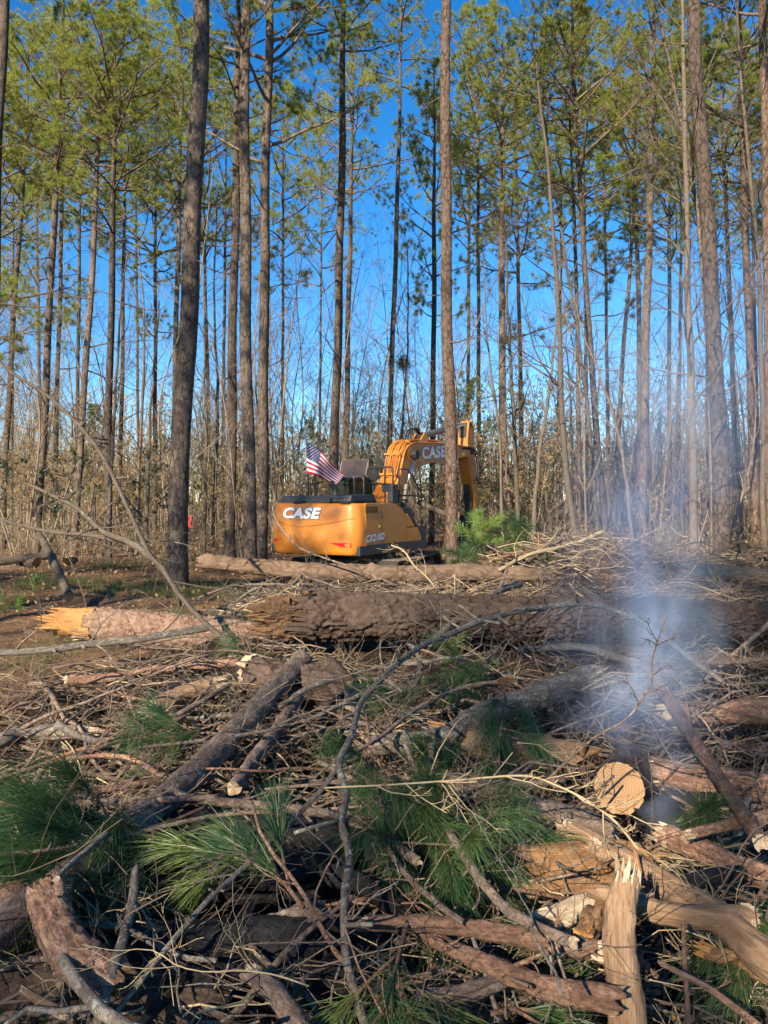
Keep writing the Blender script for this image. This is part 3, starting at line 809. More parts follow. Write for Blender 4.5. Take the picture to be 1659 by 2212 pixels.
# squirrel nest in the bare hardwood behind the boom
r = RNG(5); c = W(872, 785, 34); mb = MB()
pos = c + r.normal(0, .13, (260, 3)); dd = nrm(r.normal(0, 1, (260, 3))) * .16
mb.add(*tubes(np.stack([pos - dd, pos, pos + dd], 1), np.full((260, 3), .006), 3, False)); mb.add(*leaves(r, c + r.normal(0, .15, (300, 3)), .1), 1)
tag(mb.build('squirrel_nest', ['brown_twig', 'tan_leaves'], None, False, c), 'ball-shaped nest of twigs and brown leaves high behind the boom', 'nest')

# thicket: variants of leafless saplings and leafy shrubs, copied one by one
def bare_variant(seed, h, leaf=None, nleaf=0, lv=(13, 5, 4), ang=38, lenf=.42):
    r = RNG(seed)
    P = wobble(r, spline([(0, 0, -.1), (r.normal(0, .06) * h, r.normal(0, .06) * h, h * .5), (r.normal(0, .08) * h, r.normal(0, .08) * h, h)], 14), .05)
    R = (.0034 * h + .010) * np.linspace(1, .2, 14)
    mt = MB(); mt.add(*tubes(P, R, 6, False))
    mc = MB()
    P1, R1 = grow(r, P[None], R[None], lv[0], .18, 1.0, ang, lenf, 7, .15, .07, .5, .55, .25, .006)
    P2, R2 = grow(r, P1, R1, lv[1], .25, 1.0, 40, .5, 5, .18, .04, .6, .4, .35, .005)
    P3, R3 = grow(r, P2, R2, lv[2], .25, 1.0, 40, .6, 4, .2, .02, .7, .4, .5, .004)
    for a, b, s in ((P1, R1, 4), (P2, R2, 3), (P3, R3, 3)):
        mc.add(*tubes(a, b, s, False), 0)
    if leaf:
        a, _ = along(r, P3, nleaf + 2, .1, 1.0)
        mc.add(*leaves(r, a, .075), 1)
    me = lambda b, n, m: mesh_np(n, np.concatenate(b.V), b.F, np.concatenate(b.M), m, True)
    return me(mt, 'trunk', ['bare_tree_bark']), me(mc, 'crown', ['bare_tree_bark', leaf or 'tan_leaves'])
BARE = [bare_variant(200 + i, h) for i, h in enumerate((8, 10.5, 13, 15, 9, 12, 14, 7))]
TAN = [bare_variant(230 + i, h, 'tan_leaves', n, (12, 5, 4), 45, .5) for i, (h, n) in enumerate(((4.5, 3), (3.2, 4), (6, 2), (5.2, 4)))]
OLIVE = [bare_variant(250 + i, h, 'olive_leaves', 5, (12, 5, 4), 45, .5) for i, h in enumerate((4.0, 6.0, 5.0))]
EVER = [bare_variant(260 + i, h, 'evergreen_leaves', 6, (12, 5, 4), 45, .45) for i, h in enumerate((3.5, 5.0))]
def plant(name, var, x, y, rz, s, label, cat, group):
    root = thing(name, label, cat, (x, y, float(ground(x, y))), rz, group)
    for me, nm in zip(var, ('trunk', 'crown')):
        o = link(nm, me, root); o.scale = (s, s, s)
    return root
r = RNG(77)
def scatter(n, d0, d1, p=1.0, pad=120, avoid=None):
    out = []
    while len(out) < n:
        d = (r.random() ** p) * (d1 - d0) + d0
        x = r.uniform(-pad, W_PX + pad)
        if avoid and avoid(x, d): continue
        out.append(((x - W_PX / 2) / F_PX * d, d))
    return out
exz = lambda x, d: abs((x - W_PX / 2) / F_PX * d - 1.0) < 5.2 and d < 29.5
for i, (x, y) in enumerate(scatter(240, 25, 66, .8, avoid=exz)):
    s = r.uniform(.75, 1.1)
    plant('bare_sapling', BARE[i % 8], x, y, r.uniform(0, 6.28), s, 'thin leafless sapling in the dense thicket behind the clearing', 'tree', 'leafless saplings of the far thicket')
for i in range(34):
    y = r.uniform(31, 56); x = (r.uniform(590, 1000) - W_PX / 2) / F_PX * y
    plant('bare_sapling', BARE[(i * 3) % 8], x, y, r.uniform(0, 6.28), r.uniform(.7, 1.0), 'thin leafless sapling in the dense thicket behind the clearing', 'tree', 'leafless saplings of the far thicket')
for i, (x, y) in enumerate(scatter(150, 27, 60, 1, avoid=exz)):
    plant('tan_leaved_sapling', TAN[i % 4], x, y, r.uniform(0, 6.28), r.uniform(.7, 1.15), 'sapling with dry tan leaves in the far thicket', 'shrub', 'tan-leaved saplings of the far thicket')
for i, (x, y) in enumerate(scatter(46, 30, 60, 1, avoid=exz)):
    plant('olive_shrub', OLIVE[i % 3], x, y, r.uniform(0, 6.28), r.uniform(.7, 1.2), 'olive-green leafy shrub in the far thicket', 'shrub', 'olive shrubs of the far thicket')
for lb, px, d, k, s in [("dark evergreen shrub behind the flag and left excavator corner", 675, 30, 1, 1.0), ("dark evergreen shrub low in the woods left of the biggest pine", 300, 26, 0, .9),
                     ("dark evergreen shrub under the leaning left pines", 130, 26, 0, 1.0), ("dark evergreen shrub at the far left below the bent sapling", 30, 28, 1, .7),
                     ("dark evergreen shrub right of the stick, beneath slim pines", 1130, 34, 0, .8)]:
    p = W(px, 1100, d); plant('evergreen_shrub', EVER[k], p[0], d, px, s, lb, 'shrub', 'dark evergreen shrubs')
for lb, px, d, s in [("young yellow-green pine in the thicket left of the biggest pine", 205, 40, .55), ("young yellow-green pine right behind the excavator stick", 1010, 38, .62), ("young pine behind the boom's rear plate", 800, 42, .45), ("young pine in the thicket left of the paired pines", 455, 44, .5), ("young pine behind the brush mound right of the bucket", 1180, 44, .45)]:
    p = W(px, 1100, d); root = thing('young_pine', lb, 'tree', (p[0], d, float(ground(p[0], d))), px, 'young pines in the thicket')
    link('trunk', trunk_mesh(spline([(0, 0, -.1), (0, 0, 4), (0, 0, 11 * s + .8)], 10), np.linspace(.06, .015, 10), 3, 8), root)
    c = link('crown', CROWNS[int(px) % 6], root); c.scale = (s * .75, s * .75, s); c.location = (0, 0, .8)

# the woods beyond: too many stems to count
r = RNG(41); N = 1350
d = r.uniform(48, 120, N); x = (r.uniform(-150, W_PX + 150, N) - W_PX / 2) / F_PX * d; h = r.uniform(4, 12, N) * (1 - .35 * (np.abs(x / d) < .13))
b = np.stack([x, d, ground(x, d)], 1); t = np.linspace(0, 1, 6)
P = b[:, None] + np.stack([(r.normal(0, .09, N) * h)[:, None] * t ** 2, (r.normal(0, .05, N) * h)[:, None] * t, h[:, None] * t], -1)
Rr = (h * .0075 * r.uniform(.5, 1.5, N))[:, None] * np.linspace(1, .25, 6)[None]
mb = MB(); mb.add(*tubes(P, Rr, 4, False))
P1, R1 = grow(r, P, Rr, 9, .2, 1.0, 38, .32, 4, .15, .06, .5, .5, .4, .010)
mb.add(*tubes(P1, R1, 3, False))
P2, R2 = grow(r, P1[::2], R1[::2], 1, .3, 1.0, 38, .7, 3, .15, .04, .6, .4, .6, .008)
mb.add(*tubes(P2, R2, 3, False))
a, _ = along(r, P1[: len(P1) // 2], 8, .2, 1.0); mb.add(*leaves(r, a + r.normal(0, .2, a.shape), .24), 1)
a, _ = along(r, P1[len(P1) // 2: int(len(P1) * .62)], 6, .2, 1.0); mb.add(*leaves(r, a + r.normal(0, .15, a.shape), .20), 2)
tag(mb.build('far_woods', ['thicket_stem', 'tan_leaves', 'olive_leaves'], None), 'mass of sunlit bare stems and brown leaves deep in the woods', 'woods', None, 'stuff')
# ------------------------------------------------------------------ excavator (local x right, y forward, z up, origin under the swing centre)
exc = thing('excavator', 'orange tracked excavator facing away with boom raised and a flag behind its cab', 'excavator', (EXC_C[0], EXC_C[1], EXC_Z), -EXC_YAW)
def part(name, mat, *geo, parent=None, bev=None, smooth=False):
    mb = MB()
    for gg in geo: mb.add(*gg)
    o = mb.build(name, mat, parent or exc, smooth)
    if bev: bevel(o, bev)
    return o
def pipe(pts, rad, n=24, s=8):
    P = spline(pts, n); return tubes(P, np.full(n, rad), s)
def cyl(p, q, rad, s=20):
    return tubes(np.array([p, np.add(p, np.subtract(q, p) * .5), q], float), np.full(3, rad), s)

# counterweight: plan outline lofted through a bulging vertical profile
HWD, TAIL, YSEAM = 1.37, -2.86, -2.42
def plan(u):
    """u in -1..1 round the tail from left seam to right seam"""
    a = np.abs(u); sg = np.sign(u); cr = .30
    run_side = (YSEAM - (TAIL + cr)) ; arc = cr * np.pi / 2; run_back = HWD - cr; tot = run_back + arc + run_side
    s = a * tot
    xx = np.where(s < run_back, s, np.where(s < run_back + arc, run_back + cr * np.sin(np.clip((s - run_back) / cr, 0, np.pi / 2)), HWD))
    yy = np.where(s < run_back, TAIL, np.where(s < run_back + arc, TAIL + cr * (1 - np.cos(np.clip((s - run_back) / cr, 0, np.pi / 2))), TAIL + cr + np.clip(s - run_back - arc, 0, 9)))
    yy = yy + .07 * (xx / HWD) ** 2
    return np.stack([sg * xx, yy], -1)
zl = np.array([1.06, 1.09, 1.18, 1.34, 1.44, 1.60, 1.66, 1.85, 2.05, 2.25, 2.31, 2.345])
il = np.array([.10, .055, .030, .012, .010, .0, .0, .012, .03, .05, .068, .12])
uu = np.linspace(-1, 1, 81)
pl0 = plan(uu); tg = nrm(np.gradient(pl0, axis=0)); nin = np.stack([-tg[:, 1], tg[:, 0]], 1)
side_fade = 1 - np.clip((np.abs(uu) - .9) / .1, 0, 1)
ring = np.array([np.c_[pl0 + nin * (i_ * (.15 + .85 * side_fade))[:, None], np.full(81, z_)] for z_, i_ in zip(zl, il)])
q0 = (np.arange(len(zl) - 1)[:, None] * 81 + np.arange(80)[None]).ravel()
mb = MB(); mb.add(ring.reshape(-1, 3), [np.stack([q0, q0 + 1, q0 + 82, q0 + 81], 1), np.arange(81)[None, ::-1], ((len(zl) - 1) * 81 + np.arange(81))[None]])
cw = mb.build('counterweight', 'orange_paint', exc, True)
def rear(x, z, off):
    """point on the counterweight back"""
    j = np.abs(np.linspace(-1, 1, 2001))
    pu = plan(np.linspace(-1, 1, 2001))
    k = np.argmin(np.abs(pu[:, 0][None] - np.atleast_1d(x)[:, None]) + (np.abs(pu[:, 1] - TAIL)[None] > .45) * 9, axis=1)
    ins = np.interp(np.atleast_1d(z), zl, il)
    return np.stack([np.atleast_1d(x), pu[k, 1] + ins - off, np.atleast_1d(z)], -1)
xx = np.linspace(-1.30, 1.24, 50)
zz = 1.99 - .235 * (1 - np.abs((xx + .38) / np.where(xx < -.38, .95, 1.65)) ** 1.6)
part('crease_line', 'groove_brown', tubes(rear(xx, zz, .001), np.full(50, .010), 6), parent=cw, smooth=True)
def patch(name, mat, outline, off, parent):
    o2 = np.asarray(outline, float); n_ = len(o2); c2 = o2.mean(0)
    P_ = rear(np.r_[o2[:, 0], c2[0]], np.r_[o2[:, 1], c2[1]], off)
    return part(name, mat, (P_, np.array([[i, (i + 1) % n_, n_] for i in range(n_)])), parent=parent)
def dens(poly, k=6):
    p = np.asarray(poly, float); return np.concatenate([p[i] + (p[(i + 1) % len(p)] - p[i]) * np.linspace(0, 1, k, endpoint=False)[:, None] for i in range(len(p))])
patch('reflector', 'reflector_red', dens([(.56, 1.375), (1.19, 1.38), (1.19, 1.27), (.93, 1.275)]), .006, cw)
patch('reflector', 'reflector_red', dens([(-1.21, 1.44), (-.99, 1.435), (-1.10, 1.36), (-1.21, 1.345)]), .006, cw)

def text_np(body, size, offset, shear, xs=1.0):
    cu = bpy.data.curves.new('lettering', 'FONT'); cu.body = body; cu.size = size; cu.offset = offset; cu.shear = shear; cu.space_character = 1.08
    cu.resolution_u = 4
    ob = bpy.data.objects.new('lettering', cu); COL.objects.link(ob)
    bpy.context.view_layer.update()
    me = bpy.data.meshes.new_from_object(ob.evaluated_get(bpy.context.evaluated_depsgraph_get()))
    V = np.array([v.co[:] for v in me.vertices]) if len(me.vertices) else np.zeros((0, 3))
    V[:, 0] *= xs
    F = [np.array([list(p.vertices)]) for p in me.polygons]
    bpy.data.objects.remove(ob); bpy.data.meshes.remove(me); bpy.data.curves.remove(cu)
    return V[:, :2], F
def lettering(body, w, h, place, parent, white='decal_white', shear=.22, bold=.018, rim=.02, out=.004):
    V, F = text_np(body, 1.0, bold, shear)
    lo, hi = V.min(0), V.max(0); sc = np.array([w, h]) / (hi - lo)
    for mt, of, dz in (('decal_black', bold + rim, 0), (white, bold, out)):
        V2, F2 = text_np(body, 1.0, of, shear)
        P_ = place((V2 - lo) * sc, dz)
        mb = MB(); mb.add(P_, F2)
        mb.build('lettering' if mt != 'decal_black' else 'lettering_rim', mt, parent, False)
lettering('CASE', 1.20, .285, lambda p, dz: rear(p[:, 0] - .87, p[:, 1] + 1.955, .007 + dz), cw, bold=.05, rim=.035)

# right side house panels
def sidepoly(name, mat, poly, x=HWD, th=.03, parent=None, bev=.008):
    return part(name, mat, prism(poly, x - th, x), parent=parent, bev=bev)
door = sidepoly('side_door', 'orange_paint', [(-2.405, 1.305), (-1.63, 1.305), (-1.63, 2.355), (-2.405, 2.355)], bev=.015)
sidepoly('side_panel', 'orange_paint', [(-1.615, 1.305), (-.36, 1.305), (-.36, 2.02), (-.60, 2.20), (-.90, 2.31), (-1.22, 2.355), (-1.615, 2.355)], bev=.015)
sidepoly('nose_panel', 'orange_paint', [(-.345, 1.70), (.13, 1.70), (-.12, 1.93), (-.30, 2.06), (-.345, 2.07)])
sidepoly('tool_box', 'orange_paint', [(-.345, 1.305), (.53, 1.305), (.36, 1.60), (.28, 1.68), (-.345, 1.68)], bev=.012)
part('house_frame', 'black_plastic', prism([(-2.38, 1.10), (.70, 1.10), (.70, 1.66), (.20, 1.70), (-.15, 2.05), (-.5, 2.24), (-1.0, 2.34), (-2.38, 2.34)], -1.32, 1.335))
part('nose_trim', 'black_plastic', prism([(-.36, 2.06), (-.52, 2.20), (-.30, 2.24), (-.05, 2.20), (.18, 1.70), (.68, 1.70), (.80, 1.66), (.80, 1.305), (.55, 1.305), (.36, 1.66), (.15, 1.72)], 1.10, HWD - .004), bev=.01)
part('side_skirt', 'black_plastic', box((HWD - .07, -.92, 1.18), (.15, 3.5, .24)), bev=.02)
part('side_skirt', 'black_plastic', box((-HWD + .07, -.92, 1.18), (.15, 3.5, .24)), bev=.02)
part('left_side_panel', 'orange_paint', prism([(-2.405, 1.305), (-.45, 1.305), (-.45, 2.34), (-2.405, 2.34)], -HWD, -HWD + .035), bev=.015)
# grille, latch, decals on the rear side door
mb = MB(); mb.add(*box((HWD + .002, -2.15, 2.185), (.006, .54, .15)))
part('vent_backing', 'decal_black', box((HWD + .001, -2.13, 2.185), (.004, .60, .17)), parent=door)
for iz in range(5):
    part('vent_slat', 'groove_brown', box((HWD + .008, -2.13, 2.115 + iz * .035), (.01, .58, .010)), parent=door)
for iy in range(14):
    part('vent_rib', 'groove_brown', box((HWD + .0045, -2.40 + iy * .0415, 2.185), (.004, .010, .165)), parent=door)
part('warning_decal', 'decal_yellow', box((HWD + .002, -2.40 + -.02, 2.22), (.004, .07, .13)), parent=door)
part('warning_decal', 'decal_yellow', box((HWD + .002, -2.40 + -.012, 2.09), (.004, .06, .09)), parent=door)
lt = part('latch', 'decal_black', box((HWD + .002, -1.76, 1.77), (.005, .11, .115)), parent=door)
part('latch_pad', 'decal_yellow', box((HWD + .006, -1.75, 1.765), (.008, .07, .08)), parent=door)
lettering('CX210D', .88, .185, lambda p, dz: np.stack([np.full(len(p), HWD + .005 + dz), p[:, 0] - 2.40 + 0 * p[:, 1], p[:, 1] + 1.375 + .055 * p[:, 0]], -1), door, 'decal_grey', .2, .045, .03)

# hood on top
hood = part('engine_hood', 'black_plastic', prism([(-2.62, 2.36), (-2.52, 2.50), (-2.3, 2.535), (-1.25, 2.535), (-1.12, 2.36)], -1.24, .42), bev=.03)
part('hood_box', 'black_plastic', prism([(-2.50, 2.37), (-2.44, 2.545), (-1.35, 2.575), (-1.25, 2.37)], .30, .98), bev=.025)
for k_ in range(2):
    part('hood_slot', 'decal_black', box((.49 + .30 * k_, -2.464, 2.475), (.25, .02, .035), np.array(Matrix.Rotation(-.32, 3, 'X'))), parent=hood)
for sx_ in (-.45, .98):
    part('hood_hinge', 'rubber', prism([(-2.80, 2.34), (-2.60, 2.30), (-2.5, 2.39), (-2.7, 2.41)], sx_ - .12, sx_ + .14), parent=hood, bev=.015)
part('deck', 'black_plastic', box((.95, -.7, 2.365), (.75, 1.1, .03)))
part('exhaust_pipe', 'dark_steel', pipe([(-.16, -1.5, 2.5), (-.16, -1.5, 2.72), (-.24, -1.62, 2.90)], .075, 14, 16), cyl((-.16, -1.5, 2.45), (-.16, -1.5, 2.56), .10), smooth=True)

# cab on the left
cab = part('cab_frame', 'black_plastic', *[beam(a, b, .09, .09) for a, b in [
    ((-1.34, -.25, 1.35), (-1.34, -.25, 3.02)), ((-.52, -.25, 1.35), (-.52, -.25, 3.02)), ((-1.34, 1.15, 1.35), (-1.34, .95, 3.02)), ((-.52, 1.15, 1.35), (-.52, .95, 3.02)), ((-1.34, .4, 1.35), (-1.34, .4, 3.02)),
    ((-1.34, -.25, 2.02), (-.52, -.25, 2.02)), ((-.52, -.25, 1.98), (-.52, 1.05, 1.98))]], bev=.012)
part('cab_roof', 'black_plastic', prism([(-.34, 2.99), (-.30, 3.07), (.85, 3.09), (1.02, 3.03), (1.0, 2.98)], -1.40, -.47), bev=.03)
part('cab_base', 'orange_paint', box((-.93, .42, 1.62), (.80, 1.34, .62)), bev=.02)
part('cab_glass', 'cab_glass', box((-.93, -.235, 2.5), (.76, .012, .95)))
part('cab_glass', 'cab_glass', box((-.525, .38, 2.5), (.012, 1.15, .95)))
part('cab_glass', 'cab_glass', box((-.93, 1.06, 2.4), (.76, .012, 1.2)))
part('cab_seat', 'rubber', box((-.93, .18, 2.25), (.5, .12, .62)), box((-.93, .45, 1.98), (.5, .5, .14)), bev=.04)
for y_ in (-.22, .28, .78):
    part('roof_strap', 'grey_steel', pipe([(-.40, y_, 2.38), (-.40, y_, 2.98), (-.46, y_, 3.06), (-.8, y_, 3.09)], .022, 20, 8), smooth=True)
hm = np.array(Matrix.Rotation(math.radians(-14), 3, 'X'))
hat = part('roof_hatch_glass', 'hatch_glass', prism([(0, 0)], 0, 0) if False else (lambda V, F: (V @ hm.T + np.array([-.80, .30, 3.10]), F))(*prism([(0, 0), (.02, 0), (.02, .50), (0, .50)], -.46, .46)), bev=None)
part('hatch_rim', 'grey_steel', (lambda V, F: (V @ hm.T + np.array([-.80, .30, 3.10]), F))(*pipe([(-.46, .01, 0), (-.45, .01, .40), (-.36, .01, .50), (.40, .01, .50), (.47, .01, .42), (.42, .01, 0)], .014, 40, 6)), parent=hat, smooth=True)
# handrails and mirrors
def rail(name, *paths, rad=.022):
    return part(name, 'rubber', *[pipe(p, rad, 40, 8) for p in paths], smooth=True)
ra = rail('handrail', [(.35, -.5, 2.94), (.33, -.5, 3.22), (.36, -.5, 3.30), (.55, -.5, 3.31), (.92, -.5, 3.31), (1.02, -.5, 3.25), (1.03, -.5, 2.9), (1.03, -.5, 2.36)], [(.35, -.5, 2.88), (.7, -.5, 2.86), (1.03, -.5, 2.84)], [(.78, -.5, 3.31), (.78, -.5, 2.9), (.78, -.5, 2.36)], rad=.026)
rail('handrail', [(.93, .0, 2.36), (.93, .0, 3.18), (.96, .05, 3.27), (1.04, .18, 3.28), (1.10, .32, 3.18), (1.18, .8, 2.66), (1.2, .98, 2.48), (1.21, 1.02, 2.30), (1.21, 1.02, 1.66)], [(.93, .0, 2.54), (1.08, .5, 2.55), (1.2, .98, 2.50)], rad=.024)
part('control_box', 'black_plastic', box((.83, -.48, 2.74), (.30, .08, .20)), box((.98, -.42, 2.60), (.16, .30, .50)), bev=.02)
mi = part('mirror', 'rubber', cyl((.44, -.56, 3.10), (.44, -.50, 3.10), .155, 28), cyl((.36, -.5, 3.12), (.26, -.5, 3.12), .02, 10), smooth=False, bev=.012)
rail('handrail', [(-1.30, -1.15, 2.45), (-1.31, -1.15, 3.20), (-1.28, -1.15, 3.30), (-1.1, -1.15, 3.30), (-1.07, -1.15, 3.22), (-1.06, -1.15, 2.45)], [(-1.40, -1.15, 2.86), (-1.1, -1.15, 2.87), (-.85, -1.15, 2.92)], rad=.024)
part('mirror', 'rubber', cyl((-1.43, -1.16, 3.28), (-1.20, -1.16, 3.30), .03, 10), smooth=True)

# boom: side profile (forward, height)
BO = [(.10, 1.75), (.55, 2.45), (1.12, 3.05), (1.45, 3.80), (1.68, 4.03), (2.05, 4.16), (2.6, 4.20), (4.2, 4.27), (5.6, 4.27), (6.15, 4.24), (6.32, 4.12), (6.28, 3.98), (6.0, 3.92), (4.4, 3.72), (3.0, 3.55), (2.3, 3.40), (1.92, 3.20), (1.62, 2.80), (1.25, 2.20), (.75, 1.60), (.3, 1.50)]
boom = part('boom', 'orange_paint', prism(BO, -.27, .27), bev=.02)
rim_pts = [(.27, y_, z_) for y_, z_ in BO[1:10]]
part('boom_flange', 'orange_paint', pipe([(.275, y_, z_ - .015) for y_, z_ in BO[1:10]], .022, 60, 6), pipe([(-.275, y_, z_ - .015) for y_, z_ in BO[1:10]], .022, 60, 6), parent=boom, smooth=True)
for k_ in range(7):
    x_ = -.24 + k_ * .075; j_ = .012 * ((k_ * 7) % 3)
    part('hydraulic_pipe', 'orange_paint', pipe([(x_, y_ - .075 - j_ + .02 * i_ * 0, z_ + .055 + j_) for i_, (y_, z_) in enumerate(BO[1:(8 if k_ % 2 else 7)])], .022, 60, 8), parent=boom, smooth=True)
for z_, y_ in ((3.15, 1.05), (3.75, 1.33), (4.15, 1.85)):
    part('pipe_clamp', 'orange_paint', beam((-.29, y_ - .07, z_ + .03), (.25, y_ - .07, z_ + .03), .05, .05), parent=boom)
part('hydraulic_hose', 'rubber', *[pipe([(-.1 + .08 * k_, 2.1 + .05 * k_, 4.22), (-.1 + .08 * k_, 2.35, 4.55), (-.06 + .08 * k_, 2.62, 4.62), (0, 2.95, 4.46)], .024, 24, 8) for k_ in range(3)], parent=boom, smooth=True)
part('cylinder_bracket', 'orange_paint', prism([(2.55, 4.18), (2.95, 4.52), (3.08, 4.53), (3.15, 4.45), (3.15, 4.2)], -.17, -.12), prism([(2.55, 4.18), (2.95, 4.52), (3.08, 4.53), (3.15, 4.45), (3.15, 4.2)], .12, .17), parent=boom, bev=.008)
part('boom_pin', 'rubber', cyl((-.5, 1.84, 3.78), (.5, 1.84, 3.78), .085), cyl((.36, 1.84, 3.78), (.52, 1.84, 3.78), .14), smooth=False, bev=.012)
part('pin_boss', 'orange_paint', cyl((-.30, 1.84, 3.78), (.295, 1.84, 3.78), .20, 28), parent=boom, bev=.01)
lettering('CASE', 1.62, .40, lambda p, dz: np.stack([np.full(len(p), .277 + dz), p[:, 0] + 2.55 + .05 * 0, p[:, 1] + 3.66 + .09 * p[:, 0]], -1), boom, 'decal_grey', .0, .05, .035)
part('warning_decal', 'decal_yellow', box((.273, 5.55, 4.0), (.006, .20, .13)), parent=boom)
for sx_ in (-.44, .44):
    cb = part('boom_cylinder', 'dark_steel', cyl((sx_, .98, 1.75), (sx_, 1.30, 2.78), .095, 20), cyl((sx_, 1.27, 2.70), (sx_, 1.32, 2.86), .115, 20), smooth=False, bev=.01)
    part('piston_rod', 'chrome', cyl((sx_, 1.30, 2.80), (sx_, 1.82, 3.74), .048, 16), parent=cb, smooth=True)
    part('cylinder_hose', 'rubber', pipe([(sx_ + .11, 1.0, 1.9), (sx_ + .14, 1.1, 2.3), (sx_ + .12, 1.24, 2.72)], .018, 16, 6), parent=cb, smooth=True)
ac = part('arm_cylinder', 'grey_steel', cyl((0, 3.02, 4.42), (0, 4.75, 4.77), .10, 22), cyl((0, 4.68, 4.755), (0, 4.85, 4.79), .12, 22), cyl((0, 2.9, 4.40), (0, 3.1, 4.44), .13, 16), bev=.012)
part('piston_rod', 'chrome', cyl((0, 4.8, 4.78), (0, 6.30, 5.03), .055, 16), parent=ac, smooth=True)
# stick, thumb and bucket
ST = [(6.16, 5.10), (6.34, 5.20), (6.62, 4.95), (6.68, 4.30), (6.82, 3.30), (7.02, 1.66), (6.94, 1.52), (6.78, 1.60), (6.55, 2.60), (6.34, 3.15), (6.16, 3.60), (6.06, 4.10), (6.08, 4.6)]
stick = part('stick', 'orange_paint', prism(ST, -.19, .19), bev=.018)
part('stick_bracket', 'dark_steel', cyl((-.21, 6.30, 5.05), (.21, 6.30, 5.05), .09), box((0, 6.10, 4.85), (.26, .10, .5)), parent=stick)
part('pivot_pin', 'dark_steel', cyl((-.32, 6.25, 4.10), (.32, 6.25, 4.10), .10), parent=stick)
part('hydraulic_hose', 'rubber', pipe([(.30, 5.4, 4.20), (.33, 6.05, 4.22), (.36, 6.50, 4.05), (.36, 6.60, 3.6), (.34, 6.62, 3.2), (.26, 6.8, 3.02), (.2, 7.0, 3.08)], .028, 50, 8), pipe([(.28, 5.4, 4.16), (.30, 6.1, 4.16), (.30, 6.55, 3.9), (.30, 6.55, 3.3), (.24, 6.75, 3.1), (.2, 6.95, 3.3)], .024, 50, 8), parent=stick, smooth=True)
part('hydraulic_hose', 'rubber', pipe([(-.24, 5.8, 3.95), (-.26, 5.95, 3.6), (-.24, 6.0, 3.3), (-.2, 6.18, 3.12)], .024, 30, 8), parent=stick, smooth=True)
th = part('thumb_cylinder', 'rubber', cyl((0, 6.40, 2.55), (0, 6.55, 1.72), .105, 20), cyl((0, 6.39, 2.6), (0, 6.41, 2.48), .13, 20), box((0, 6.42, 2.78), (.16, .16, .36)), bev=.012)
part('cylinder_hose', 'rubber', pipe([(.10, 6.38, 2.5), (.2, 6.34, 2.2), (.16, 6.4, 1.75)], .02, 20, 6), pipe([(-.1, 6.38, 2.5), (-.24, 6.30, 2.2), (-.2, 6.4, 1.75)], .02, 20, 6), parent=th, smooth=True)
thumb = part('thumb', 'rubber', cyl((-.33, 6.62, 1.68), (.33, 6.62, 1.68), .11), box((0, 6.60, 1.30), (.60, .10, .5)))
for k_, x_ in enumerate((-.26, .0, .26)):
    tp = part('thumb_plate', 'rubber', prism([(6.44, 1.78), (6.56, 1.88), (6.70, 1.84), (6.78, 1.5), (6.72, 1.10), (6.60, .92), (6.52, 1.2), (6.44, 1.5)], x_ - .03, x_ + .03), parent=thumb, bev=.008)
    for i_ in range(7):
        f_ = i_ / 6; part('tooth', 'bright_steel', box((x_, 6.43 + .13 * f_ + .02 * math.sin(3 * f_), 1.66 - .62 * f_), (.07, .06, .05)), parent=thumb, bev=.012)
bk = [(6.95, 1.62), (7.22, 1.55), (7.55, 1.20), (7.60, .75), (7.35, .40), (6.95, .28), (6.70, .36)]
mb = MB()
for x0 in (-.52, .48): mb.add(*prism(bk, x0, x0 + .04))
bp = np.array(bk); 
for i_ in range(len(bk) - 1): mb.add(*beam((0, *bp[i_]), (0, *bp[i_ + 1]), 1.0, .05, (0, -(bp[i_ + 1] - bp[i_])[1], (bp[i_ + 1] - bp[i_])[0])))
bucket = mb.build('bucket', 'rusty_steel', exc, False); bevel(bucket, .01)
for i_ in range(5):
    part('bucket_tooth', 'dark_steel', prism([(6.74, .42), (6.74, .33), (6.48, .40)], -.46 + i_ * .22, -.40 + i_ * .22), parent=bucket, bev=.008)
part('bucket_link', 'dark_steel', beam((.2, 7.0, 1.66), (.2, 7.2, 2.0), .06, .14), beam((-.2, 7.0, 1.66), (-.2, 7.2, 2.0), .06, .14), beam((0, 7.16, 2.0), (0, 6.95, 3.2), .16, .16))

# undercarriage turned a little against the house
TY = math.radians(31 - 20)
car = bpy.data.objects.new('undercarriage', None); COL.objects.link(car); car.parent = exc; car.rotation_euler = (0, 0, TY); car.empty_display_size = .2
part('turntable', 'dark_steel', cyl((0, 0, .80), (0, 0, 1.10), .72, 32), parent=car)
part('track_frame', 'dark_steel', box((0, 0, .62), (1.9, 1.5, .38)), box((-1.18, 0, .46), (.36, 3.5, .42)), box((1.18, 0, .46), (.36, 3.5, .42)), parent=car, bev=.03)
a_, rr_ = 1.78, .40
peri = 4 * a_ + 2 * np.pi * rr_; NS = 46; pit = peri / NS
sv = np.array([[-.30, -pit * .47, 0], [.30, -pit * .47, 0], [.30, pit * .47, 0], [-.30, pit * .47, 0]])
mb = MB(); mb.add(*box((0, 0, .0), (.60, pit * .93, .025)))
for g_ in (-.3, .04, .38): mb.add(*box((0, pit * g_, .028), (.60, .018, .04)))
shoe0 = mesh_np('track_shoe', np.concatenate(mb.V), mb.F, np.concatenate(mb.M), ['track_steel'], False)
